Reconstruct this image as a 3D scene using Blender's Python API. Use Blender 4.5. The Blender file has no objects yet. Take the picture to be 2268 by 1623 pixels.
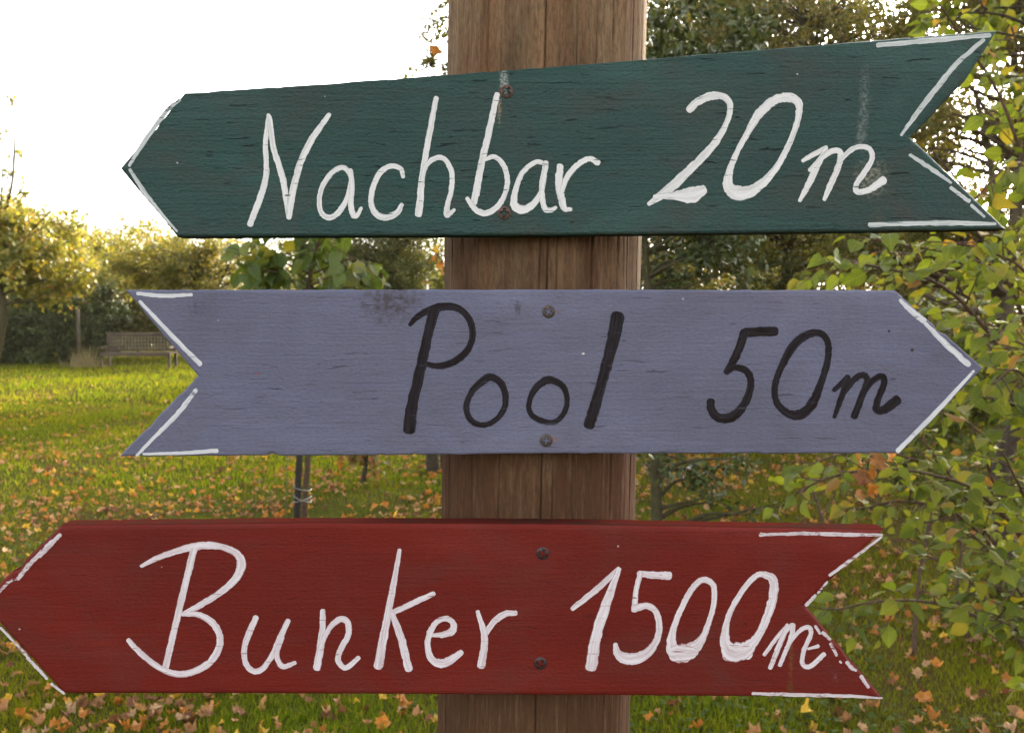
import bpy, math, random
import numpy as np
from mathutils import Vector, Matrix
from mathutils.geometry import tessellate_polygon

random.seed(7)
SC = bpy.context.scene
COL = SC.collection

# ------------------------------------------------------------------ camera
F = 2088.0                      # focal length in photo pixels
CX, CY = 1134.0, 811.5
CAM = np.array([0.0, 0.0, 1.5])
PITCH = math.radians(3.88)      # looking slightly down
cam_d = bpy.data.cameras.new("camera")
cam = bpy.data.objects.new("camera", cam_d)
COL.objects.link(cam)
cam.location = CAM
cam.rotation_euler = (math.radians(90) - PITCH, 0, 0)
cam_d.sensor_fit = 'HORIZONTAL'
cam_d.sensor_width = 36.0
cam_d.lens = 36.0 * F / 2268.0
cam_d.clip_start = 0.05
cam_d.clip_end = 2000
cam_d.dof.use_dof = True
cam_d.dof.focus_distance = 0.845
cam_d.dof.aperture_fstop = 17.0
SC.camera = cam

# ------------------------------------------------------------------ sky, sun, exposure
SUN_EL, SUN_AZ = math.radians(15), math.radians(27)     # azimuth from +Y towards +X
w = bpy.data.worlds.new("World")
SC.world = w
w.use_nodes = True
nt = w.node_tree
nt.nodes.clear()
sky = nt.nodes.new("ShaderNodeTexSky")
sky.sky_type = 'NISHITA'
sky.sun_disc = False
sky.sun_elevation = SUN_EL
sky.sun_rotation = SUN_AZ
sky.air_density = 1.0
sky.dust_density = 4.0
sky.ozone_density = 1.0
hs = nt.nodes.new("ShaderNodeHueSaturation")            # thin overcast: the same sky, mostly greyed
hs.inputs['Saturation'].default_value = 0.22
hs.inputs['Value'].default_value = 1.0
bg = nt.nodes.new("ShaderNodeBackground")
bg.inputs['Strength'].default_value = 0.13
wo = nt.nodes.new("ShaderNodeOutputWorld")
nt.links.new(sky.outputs[0], hs.inputs['Color'])
nt.links.new(hs.outputs[0], bg.inputs['Color'])
nt.links.new(bg.outputs[0], wo.inputs['Surface'])

sd = bpy.data.lights.new("sun", 'SUN')
sd.energy = 4.0
sd.angle = math.radians(18)
sd.color = (1.0, 0.80, 0.52)
so = bpy.data.objects.new("sun", sd)
COL.objects.link(so)
sdir = Vector((math.sin(SUN_AZ) * math.cos(SUN_EL), math.cos(SUN_AZ) * math.cos(SUN_EL), math.sin(SUN_EL)))
so.rotation_euler = sdir.to_track_quat('Z', 'Y').to_euler()
so.location = (10, 20, 12)

SC.view_settings.view_transform = 'Standard'
SC.view_settings.look = 'None'
SC.view_settings.exposure = 2.82
SC.view_settings.gamma = 1.0
SC.view_settings.use_curve_mapping = False
try:
    SC.cycles.max_bounces = 8
    SC.cycles.transmission_bounces = 6
    SC.cycles.use_denoising = True
except Exception:
    pass

# ------------------------------------------------------------------ helpers
cp, sp_ = math.cos(PITCH), math.sin(PITCH)


def px(u, v, Y):
    """world point at distance Y (vertical plane) seen at photo pixel u, v"""
    a = (u - CX) / F
    b = (CY - v) / F
    rx, ry, rz = a, cp + b * sp_, -sp_ + b * cp
    t = Y / ry
    return np.array([rx * t, Y, 1.5 + rz * t])


def proj(P):
    P = np.atleast_2d(P) - CAM
    dep = P[:, 1] * cp - P[:, 2] * sp_
    up = P[:, 1] * sp_ + P[:, 2] * cp
    return CX + F * P[:, 0] / dep, CY - F * up / dep, dep


def hgt(x, y):
    return (0.035 * np.sin(0.7 * x + 1.0) * np.sin(0.5 * y) + 0.018 * np.sin(1.9 * x + .4) * np.cos(1.3 * y)
            + 0.008 * np.sin(4.1 * x) * np.sin(3.7 * y + 1))


def mesh_np(name, V, groups, mats=(), smooth=False, midx=None):
    """groups: list of (n,k) index arrays"""
    me = bpy.data.meshes.new(name)
    V = np.asarray(V, dtype=np.float32)
    me.vertices.add(len(V))
    me.vertices.foreach_set('co', V.ravel())
    nl = sum(g.size for g in groups)
    npoly = sum(len(g) for g in groups)
    me.loops.add(nl)
    me.loops.foreach_set('vertex_index', np.concatenate([g.ravel() for g in groups]).astype(np.int32))
    me.polygons.add(npoly)
    tot = np.concatenate([np.full(len(g), g.shape[1]) for g in groups]).astype(np.int32)
    st = np.concatenate([[0], np.cumsum(tot)[:-1]]).astype(np.int32)
    me.polygons.foreach_set('loop_start', st)
    me.polygons.foreach_set('loop_total', tot)
    if midx is not None:
        me.polygons.foreach_set('material_index', np.asarray(midx, dtype=np.int32))
    me.polygons.foreach_set('use_smooth', np.full(npoly, bool(smooth)))
    me.update(calc_edges=True)
    me.validate()
    for m in mats:
        me.materials.append(m)
    return me


def obj(name, me, parent=None, loc=None):
    o = bpy.data.objects.new(name, me)
    COL.objects.link(o)
    if parent is not None:
        o.parent = parent
    if loc is not None:
        o.location = loc
    return o


def thing(name, label, cat, loc=(0, 0, 0), group=None):
    o = bpy.data.objects.new(name, None)
    COL.objects.link(o)
    o.empty_display_size = 0.1
    o.location = loc
    return tag(o, label, cat, group)


def tag(o, label, cat, group=None):
    o['label'] = label
    o['category'] = cat
    if group:
        o['group'] = group
    return o


class MB:
    """collects shapes for one mesh"""
    def __init__(s):
        s.V, s.F3, s.F4, s.n = [], [], [], 0

    def add(s, V, F3=None, F4=None):
        V = np.asarray(V, float)
        s.V.append(V)
        if F3 is not None and len(F3):
            s.F3.append(np.asarray(F3, int) + s.n)
        if F4 is not None and len(F4):
            s.F4.append(np.asarray(F4, int) + s.n)
        s.n += len(V)

    def box(s, c, d, rz=0.0, rx=0.0, bev=0.0):
        c = np.array(c, float)
        hx, hy, hz = np.array(d, float) / 2
        b = min(bev, hx * .9, hy * .9, hz * .9)
        if b <= 0:
            V = np.array([[x, y, z] for z in (-hz, hz) for y in (-hy, hy) for x in (-hx, hx)])
            Fq = [[0, 2, 3, 1], [4, 5, 7, 6], [0, 1, 5, 4], [2, 6, 7, 3], [0, 4, 6, 2], [1, 3, 7, 5]]
            V = s._rot(V, rz, rx) + c
            s.add(V, None, Fq)
            return
        # chamfered along the x/y outline at top and bottom and corners: octagon rings
        def ring(ix, iy, z):
            return [[-ix + b, -iy, z], [ix - b, -iy, z], [ix, -iy + b, z], [ix, iy - b, z],
                    [ix - b, iy, z], [-ix + b, iy, z], [-ix, iy - b, z], [-ix, -iy + b, z]]
        R = [ring(hx - b, hy - b, -hz), ring(hx, hy, -hz + b), ring(hx, hy, hz - b), ring(hx - b, hy - b, hz)]
        V = np.array(sum(R, []))
        Fq = []
        for k in range(3):
            for i in range(8):
                j = (i + 1) % 8
                Fq.append([k * 8 + i, k * 8 + j, k * 8 + 8 + j, k * 8 + 8 + i])
        for k, rev in ((0, True), (3, False)):
            q = [k * 8 + i for i in range(8)]
            for a, b2, c2, d2 in ((0, 1, 2, 3), (0, 3, 4, 7), (7, 4, 5, 6)):
                f = [q[a], q[b2], q[c2], q[d2]]
                Fq.append(f[::-1] if rev else f)
        s.add(s._rot(V, rz, rx) + c, None, Fq)

    def _rot(s, V, rz, rx):
        if rx:
            c, t = math.cos(rx), math.sin(rx)
            V = V @ np.array([[1, 0, 0], [0, c, -t], [0, t, c]]).T
        if rz:
            c, t = math.cos(rz), math.sin(rz)
            V = V @ np.array([[c, -t, 0], [t, c, 0], [0, 0, 1]]).T
        return V

    def tube(s, P, R, n=6):
        P = np.asarray(P, float)
        R = np.broadcast_to(np.asarray(R, float), (len(P),))
        T = np.gradient(P, axis=0)
        T /= np.linalg.norm(T, axis=1)[:, None] + 1e-12
        ref = np.array([0.31, 0.17, 0.93]) if abs(T[0][2]) < .8 else np.array([0.9, 0.3, 0.1])
        A = np.cross(T, ref)
        A /= np.linalg.norm(A, axis=1)[:, None] + 1e-12
        B = np.cross(T, A)
        th = np.arange(n) * 2 * math.pi / n
        V = (P[:, None, :] + R[:, None, None] * (np.cos(th)[None, :, None] * A[:, None, :] + np.sin(th)[None, :, None] * B[:, None, :])).reshape(-1, 3)
        k = np.arange(len(P) - 1)[:, None] * n
        i = np.arange(n)[None, :]
        j = (i + 1) % n
        Fq = np.stack([k + i, k + j, k + n + j, k + n + i], -1).reshape(-1, 4)
        V = np.vstack([V, P[:1], P[-1:]])
        m = len(P) * n
        f3 = [[m, b, a] for a, b in zip(range(n), list(range(1, n)) + [0])]
        o = (len(P) - 1) * n
        f3 += [[m + 1, o + a, o + b] for a, b in zip(range(n), list(range(1, n)) + [0])]
        s.add(V, f3, Fq)

    def build(s, name, mat, parent=None, smooth=False, origin=None):
        V = np.vstack(s.V)
        if origin is not None:
            V = V - np.asarray(origin)
        g = []
        if s.F3:
            g.append(np.vstack(s.F3))
        if s.F4:
            g.append(np.vstack(s.F4))
        me = mesh_np(name, V, g, [mat], smooth)
        return obj(name, me, parent)


def catmull(P, n):
    """smooth polyline through the points of P (any dimension), n samples per span"""
    P = np.asarray(P, float)
    if len(P) < 3:
        t = np.linspace(0, 1, n + 1)[:, None]
        return P[0] * (1 - t) + P[1] * t
    Q = np.vstack([2 * P[0] - P[1], P, 2 * P[-1] - P[-2]])
    out = []
    t = np.linspace(0, 1, n, endpoint=False)[:, None]
    for i in range(1, len(Q) - 2):
        a, b, c, d = Q[i - 1], Q[i], Q[i + 1], Q[i + 2]
        out.append(0.5 * (2 * b + (c - a) * t + (2 * a - 5 * b + 4 * c - d) * t ** 2 + (3 * b - a - 3 * c + d) * t ** 3))
    out.append(P[-1:])
    return np.vstack(out)


def catmull_closed(P, n):
    P = np.asarray(P, float)
    m = len(P)
    out = []
    t = np.linspace(0, 1, n, endpoint=False)[:, None]
    for i in range(m):
        a, b, c, d = P[i - 1], P[i], P[(i + 1) % m], P[(i + 2) % m]
        out.append(0.5 * (2 * b + (c - a) * t + (2 * a - 5 * b + 4 * c - d) * t ** 2 + (3 * b - a - 3 * c + d) * t ** 3))
    return np.vstack(out)


# ------------------------------------------------------------------ materials
class N:
    def __init__(s, name):
        s.m = bpy.data.materials.new(name)
        s.m.use_nodes = True
        s.t = s.m.node_tree
        s.t.nodes.clear()
        s.out = s.t.nodes.new("ShaderNodeOutputMaterial")

    def n(s, typ, **kw):
        nd = s.t.nodes.new("ShaderNode" + typ)
        for k, v in kw.items():
            if k.startswith('i_'):
                nd.inputs[k[2:].replace('_', ' ')].default_value = v
            else:
                setattr(nd, k, v)
        return nd

    def l(s, a, b):
        s.t.links.new(a, b)

    def coord(s, scale, kind='Object', loc=(0, 0, 0)):
        tc = s.n('TexCoord')
        mp = s.n('Mapping')
        mp.inputs['Scale'].default_value = scale
        mp.inputs['Location'].default_value = loc
        s.l(tc.outputs[kind], mp.inputs['Vector'])
        return mp.outputs[0]

    def wcoord(s, scale):
        g = s.n('NewGeometry')
        mp = s.n('Mapping')
        mp.inputs['Scale'].default_value = scale
        s.l(g.outputs['Position'], mp.inputs['Vector'])
        return mp.outputs[0]

    def noise(s, vec, scale=1.0, detail=3.0, rough=.55, dist=0.0):
        nd = s.n('TexNoise')
        nd.inputs['Scale'].default_value = scale
        nd.inputs['Detail'].default_value = detail
        nd.inputs['Roughness'].default_value = rough
        nd.inputs['Distortion'].default_value = dist
        s.l(vec, nd.inputs['Vector'])
        return nd.outputs['Fac']

    def ramp(s, fac, stops, interp='LINEAR'):
        r = s.n('ValToRGB')
        r.color_ramp.interpolation = interp
        e = r.color_ramp.elements
        while len(e) < len(stops):
            e.new(0.5)
        for el, (p, c) in zip(e, stops):
            el.position = p
            el.color = (c[0], c[1], c[2], 1) if hasattr(c, '__len__') else (c, c, c, 1)
        s.l(fac, r.inputs['Fac'])
        return r.outputs['Color']

    def mix(s, fac, a, b, mode='MIX'):
        m = s.n('Mix', data_type='RGBA', blend_type=mode)
        for v, i in ((fac, 0), (a, 6), (b, 7)):
            if hasattr(v, 'links') or hasattr(v, 'is_linked'):
                s.l(v, m.inputs[i])
            elif i == 0:
                m.inputs[0].default_value = v
            else:
                m.inputs[i].default_value = (v[0], v[1], v[2], 1)
        return m.outputs[2]

    def math(s, op, a, b=None, clamp=False):
        m = s.n('Math', operation=op, use_clamp=clamp)
        for v, i in ((a, 0), (b, 1)):
            if v is None:
                continue
            if hasattr(v, 'is_linked'):
                s.l(v, m.inputs[i])
            else:
                m.inputs[i].default_value = v
        return m.outputs[0]

    def bump(s, h, strength=.3, dist=.001):
        b = s.n('Bump')
        b.inputs['Strength'].default_value = strength
        b.inputs['Distance'].default_value = dist
        s.l(h, b.inputs['Height'])
        return b.outputs[0]

    def principled(s, color, rough=.6, spec=.4, normal=None):
        p = s.n('BsdfPrincipled')
        if hasattr(color, 'is_linked'):
            s.l(color, p.inputs['Base Color'])
        else:
            p.inputs['Base Color'].default_value = (*color, 1)
        if hasattr(rough, 'is_linked'):
            s.l(rough, p.inputs['Roughness'])
        else:
            p.inputs['Roughness'].default_value = rough
        p.inputs['Specular IOR Level'].default_value = spec
        if normal is not None:
            s.l(normal, p.inputs['Normal'])
        return p

    def done(s, sh):
        s.l(sh.outputs[0], s.out.inputs['Surface'])
        return s.m


def ellipse_mask(q, cx, cz, rx, rz, scale, thr=.5):
    """soft blob at local (cx, cz) broken up by noise"""
    v = q.coord((1 / rx, 0, 1 / rz), loc=(-cx / rx, 0, -cz / rz))
    ln = q.n('VectorMath', operation='LENGTH')
    q.l(v, ln.inputs[0])
    fall = q.math('SUBTRACT', 1.0, ln.outputs['Value'], True)
    nz = q.noise(q.coord((scale, scale, scale)), 1.0, 6, .7)
    s_ = q.math('MULTIPLY', q.math('POWER', fall, .6), q.ramp(nz, [(.30, 0.0), (.72, 1.0)]))
    return q.ramp(s_, [(thr * .35, 0.0), (thr, 1.0)])


def paint_mat(name, base, deep, pale, stains=(), crack=.85, rough=.62, mottle=.55, relief=.55):
    q = N(name)
    big = q.noise(q.coord((3, 3, 9)), 1.0, 4, .6)
    streak = q.noise(q.coord((8, 40, 230)), 1.0, 5, .65, .9)
    c = q.mix(q.ramp(big, [(.35, 0.0), (.68, 1.0)]), base, deep)
    fade = q.noise(q.coord((4.5, 4, 7), loc=(8.2, 1, 3.3)), 1.0, 4, .62, .6)
    c = q.mix(q.ramp(fade, [(.30, .34), (.50, 0.0)]), c, tuple(x * .62 for x in deep))
    c = q.mix(q.ramp(fade, [(.52, 0.0), (.75, .50)]), c, tuple(x * 1.25 + .008 for x in pale))
    c = q.mix(q.ramp(streak, [(.52, 0.0), (.78, .55)]), c, pale)
    mot = q.noise(q.coord((9, 9, 16), loc=(2.3, 0, 5.1)), 1.0, 5, .7, .8)
    c = q.mix(q.ramp(mot, [(.47, 0.0), (.70, mottle)]), c, tuple(x * .62 + y for x, y in zip(deep, (.024, .018, .015))))
    fine = q.noise(q.coord((260, 260, 420)), 1.0, 2, .5)
    c = q.mix(q.ramp(fine, [(.3, .16), (.62, 0.0)]), c, (deep[0] * .5, deep[1] * .5, deep[2] * .5))
    # short horizontal checks along the grain
    ck = q.noise(q.coord((34, 40, 330)), 1.0, 3, .55, .6)
    where = q.noise(q.coord((5, 5, 14), loc=(3.1, 0, 1.7)), 1.0, 3, .6)
    ckm = q.math('MULTIPLY', q.ramp(ck, [(.655, 0.0), (.70, 1.0)]), q.ramp(where, [(.40, 0.0), (.60, 1.0)]))
    c = q.mix(q.math('MULTIPLY', ckm, crack), c, (.016, .012, .010))
    for (cx, cz, rx, rz, sc_, thr, col_, st) in stains:
        c = q.mix(q.math('MULTIPLY', ellipse_mask(q, cx, cz, rx, rz, sc_, thr), st), c, col_)
    # tiny specks of other paint
    sp = q.n('TexVoronoi')
    sp.inputs['Scale'].default_value = 46
    q.l(q.coord((1, 1, 1)), sp.inputs['Vector'])
    rnd = q.n('SeparateColor')
    q.l(sp.outputs['Color'], rnd.inputs[0])
    spk = q.math('MULTIPLY', q.ramp(sp.outputs['Distance'], [(.035, 1.0), (.05, 0.0)]), q.ramp(rnd.outputs[0], [(.90, 0.0), (.92, .7)]))
    c = q.mix(spk, c, (.45, .42, .38))
    hgt_ = q.math('SUBTRACT', q.math('MULTIPLY', streak, .5), q.math('MULTIPLY', ckm, 1.2))
    nb = q.bump(q.math('ADD', hgt_, q.math('MULTIPLY', fine, .5)), relief, .0034)
    rr = q.ramp(streak, [(.3, rough - .1), (.7, rough + .1)])
    return q.done(q.principled(c, rr, .14, nb))


def edge_mat(name, paint, wood, amount):
    q = N(name)
    nz = q.noise(q.coord((16, 60, 60)), 1.0, 5, .65)
    c = q.mix(q.ramp(nz, [(amount - .07, 0.0), (amount + .07, 1.0)]), wood, paint)
    st = q.noise(q.coord((9, 300, 300)), 1.0, 3, .6)
    c = q.mix(q.ramp(st, [(.4, 0.0), (.7, .35)]), c, (.02, .016, .012))
    return q.done(q.principled(c, .95, .0, q.bump(st, .4, .001)))


def letter_mat(name, col_, under, worn, brush=.25):
    """hand-brushed lettering: bristle streaks, ragged edges, thin places and grain cracks where the board shows through"""
    q = N(name)
    at = q.n('Attribute', attribute_name='brush')
    def bc(scale):
        mp = q.n('Mapping')
        mp.inputs['Scale'].default_value = scale
        q.l(at.outputs['Vector'], mp.inputs['Vector'])
        return mp.outputs[0]
    bris = q.noise(bc((3.6, 34, 1)), 1.0, 4, .65, .2)
    thin = q.noise(bc((1.2, 26, 1)), 1.0, 3, .6)
    c = q.mix(q.ramp(bris, [(.42, 0.0), (.70, 1.0)]), col_, tuple(a * (1 - brush) + b * brush for a, b in zip(col_, under)))
    c = q.mix(q.ramp(thin, [(.48, 0.0), (.72, .55)]), c, tuple(a * .50 + b * .50 for a, b in zip(col_, under)))
    ck = q.noise(q.coord((40, 40, 420)), 1.0, 3, .6, .4)
    c = q.mix(q.ramp(ck, [(.63, 0.0), (.69, .85)]), c, under)
    # ragged sides
    sx = q.n('SeparateXYZ')
    q.l(at.outputs['Vector'], sx.inputs[0])
    ed = q.math('ABSOLUTE', sx.outputs[0])
    rag = q.noise(bc((.6, 260, 1)), 1.0, 3, .65)
    em = q.math('SUBTRACT', q.math('ADD', ed, q.math('MULTIPLY', rag, .55)), 1.17)
    c = q.mix(q.ramp(em, [(.0, 0.0), (.06, .9)]), c, under)
    flake = q.noise(q.coord((170, 170, 330)), 1.0, 4, .7)
    reg = q.noise(q.coord((26, 26, 26), loc=(9, 2, 5)), 1.0, 2, .5)
    fm = q.math('MULTIPLY', q.ramp(flake, [(.50, 0.0), (.55, 1.0)]), q.ramp(reg, [(1 - worn - .06, 0.0), (1 - worn + .06, 1.0)]))
    c = q.mix(fm, c, under)
    return q.done(q.principled(c, .7, .08, q.bump(bris, .35, .0004)))


def leaf_mat(name, stops, by='island', trans=.45, glow=(1.25, 1.2, .55), rough=.42, spec=.4):
    q = N(name)
    if by == 'object':
        r = q.n('ObjectInfo').outputs['Random']
    else:
        r = q.n('NewGeometry').outputs['Random Per Island']
    c = q.ramp(r, stops)
    nz = q.noise(q.wcoord((24, 24, 24)), 1.0, 2, .5)
    c = q.mix(q.ramp(nz, [(.35, 0.0), (.7, .22)]), c, (.10, .085, .02))
    nb = None
    if by == 'object':
        sx = q.n('SeparateXYZ')
        q.l(q.coord((1, 1, 1)), sx.inputs[0])
        ax_ = q.math('ABSOLUTE', sx.outputs[0])
        mid = q.ramp(ax_, [(.012, 1.0), (.030, 0.0)])
        fr = q.math('FRACT', q.math('MULTIPLY', q.math('SUBTRACT', sx.outputs[1], q.math('MULTIPLY', ax_, .75)), 7.0))
        side = q.ramp(q.math('ABSOLUTE', q.math('SUBTRACT', fr, .5)), [(.05, .75), (.14, 0.0)])
        vein = q.math('MAXIMUM', mid, side)
        c = q.mix(q.math('MULTIPLY', vein, .38), c, (.22, .24, .07))
        spot = q.noise(q.coord((5, 5, 5)), 1.0, 4, .7)
        c = q.mix(q.ramp(spot, [(.60, 0.0), (.70, .5)]), c, (.16, .09, .02))
        nb = q.bump(vein, .5, .02)
    p = q.principled(c, rough, spec, nb)
    tr = q.n('BsdfTranslucent')
    q.l(q.mix(1.0, c, glow, 'MULTIPLY'), tr.inputs['Color'])
    mx = q.n('MixShader')
    mx.inputs[0].default_value = trans
    q.l(p.outputs[0], mx.inputs[1])
    q.l(tr.outputs[0], mx.inputs[2])
    return q.done(mx)


def bark_mat(name, a, b, scale=18):
    q = N(name)
    nz = q.noise(q.wcoord((scale * 3, scale * 3, scale)), 1.0, 5, .65)
    mo = q.noise(q.wcoord((5, 5, 5)), 1.0, 3, .6)
    c = q.mix(q.ramp(nz, [(.35, 0.0), (.65, 1.0)]), a, b)
    c = q.mix(q.ramp(mo, [(.5, 0.0), (.75, .5)]), c, (.06, .07, .03))
    return q.done(q.principled(c, .9, .15, q.bump(nz, .6, .01)))


def plain_wood(name, a, b, axis=(4, 60, 60)):
    q = N(name)
    nz = q.noise(q.coord(axis), 1.0, 5, .65, .3)
    mo = q.noise(q.coord((6, 6, 6)), 1.0, 3, .6)
    c = q.mix(q.ramp(nz, [(.35, 0.0), (.68, 1.0)]), a, b)
    c = q.mix(q.ramp(mo, [(.45, 0.0), (.75, .5)]), c, tuple(x * .55 for x in a))
    return q.done(q.principled(c, .8, .2, q.bump(nz, .5, .003)))


def simple(name, c, rough=.6, spec=.3, metal=0.0):
    q = N(name)
    nz = q.noise(q.coord((90, 90, 90)), 1.0, 4, .6)
    cc = q.mix(q.ramp(nz, [(.35, 0.0), (.7, .45)]), c, tuple(x * .5 for x in c))
    p = q.principled(cc, rough, spec)
    p.inputs['Metallic'].default_value = metal
    return q.done(p)


# ================================================================== ground
def ground_sheet():
    def axis(lo, hi, n):
        t = np.linspace(-1, 1, n)
        s_ = np.sign(t) * np.abs(t) ** 3
        return (lo + hi) / 2 + s_ * (hi - lo) / 2
    xs, ys = axis(-150, 150, 161), axis(-142, 158, 161)
    X, Y = np.meshgrid(xs, ys)
    fade = np.clip(1 - np.hypot(X, Y - 8) / 45, 0, 1)
    Z = hgt(X, Y) * fade
    V = np.stack([X, Y, Z], -1).reshape(-1, 3)
    n = len(xs)
    i, j = np.meshgrid(np.arange(n - 1), np.arange(len(ys) - 1))
    a = (j * n + i).ravel()
    Fq = np.stack([a, a + 1, a + 1 + n, a + n], -1)
    q = N("lawn_soil")
    v = q.wcoord((1, 1, 1))
    big = q.noise(v, .55, 4, .6)
    mid = q.noise(v, 5, 5, .65)
    fine = q.noise(v, 60, 4, .7)
    c = q.mix(q.ramp(mid, [(.35, 0.0), (.65, 1.0)]), (.050, .062, .010), (.085, .088, .014))
    c = q.mix(q.ramp(big, [(.48, 0.0), (.62, .75)]), c, (.095, .062, .028))
    c = q.mix(q.ramp(fine, [(.40, .7), (.62, 0.0)]), c, (.030, .028, .012))
    sx = q.n('SeparateXYZ')
    q.l(v, sx.inputs[0])
    un = q.math('ADD', q.math('MULTIPLY', sx.outputs[0], .22), q.math('SUBTRACT', q.math('MULTIPLY', big, 1.6), .75))
    c = q.mix(q.ramp(un, [(.05, 0.0), (.55, .8)]), c, (.085, .052, .022))
    m = q.done(q.principled(c, 1.0, .0, q.bump(fine, .9, .02)))
    o = obj("lawn", mesh_np("lawn", V, [Fq], [m], True))
    o['kind'] = 'structure'
    return o


ground_sheet()

# numpy value noise for scattering
_rs = np.random.RandomState(11)
_T = _rs.rand(256, 256)


def vnoise(x, y):
    xi, yi = np.floor(x).astype(int), np.floor(y).astype(int)
    fx, fy = x - xi, y - yi
    fx, fy = fx * fx * (3 - 2 * fx), fy * fy * (3 - 2 * fy)
    g = lambda a, b: _T[a % 256, b % 256]
    return (g(xi, yi) * (1 - fx) + g(xi + 1, yi) * fx) * (1 - fy) + (g(xi, yi + 1) * (1 - fx) + g(xi + 1, yi + 1) * fx) * fy


def ground_h(x, y):
    return hgt(x, y) * np.clip(1 - np.hypot(x, y - 8) / 45, 0, 1)


# boards in photo pixels: used for the signs and to know what they hide
GREEN = [(263, 372), (408, 205), (700, 186), (940, 168), (1300, 141), (1700, 108), (2212, 66), (2142, 178), (2020, 304), (2124, 402), (2233, 508), (1700, 516), (1200, 522), (391, 525)]
GREEN_FACE = [(277, 372), (410, 209), (700, 189), (940, 171), (1300, 144), (1700, 111), (2203, 73), (2122, 170), (2003, 302), (2112, 404), (2216, 503), (1700, 509), (1200, 515), (393, 518)]
BLUE = [(276, 642), (1180, 641), (1984, 643), (2180, 815), (1992, 1004), (1200, 1005), (700, 1009), (262, 1011), (437, 832)]
RED = [(-47, 1333), (133, 1164), (700, 1158), (1250, 1161), (1961, 1173), (1785, 1340), (1957, 1546), (1400, 1542), (700, 1538), (139, 1537)]


def in_poly(u, v, poly):
    inside = np.zeros(len(u), bool)
    m = len(poly)
    for i in range(m):
        x1, y1 = poly[i]
        x2, y2 = poly[(i + 1) % m]
        if y1 == y2:
            continue
        c = ((y1 > v) != (y2 > v)) & (u < (x2 - x1) * (v - y1) / (y2 - y1) + x1)
        inside ^= c
    return inside


def seen(P, margin=0):
    """which points the photo could show (in the frame, not behind boards or post)"""
    u, v, d = proj(P)
    ok = (u > -margin) & (u < 2268 + margin) & (v > -margin) & (v < 1623 + margin) & (d > 0)
    for b in (GREEN, BLUE, RED):
        ok &= ~in_poly(u, v, b)
    ok &= ~((u > 985) & (u < 1410))
    return ok


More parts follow.
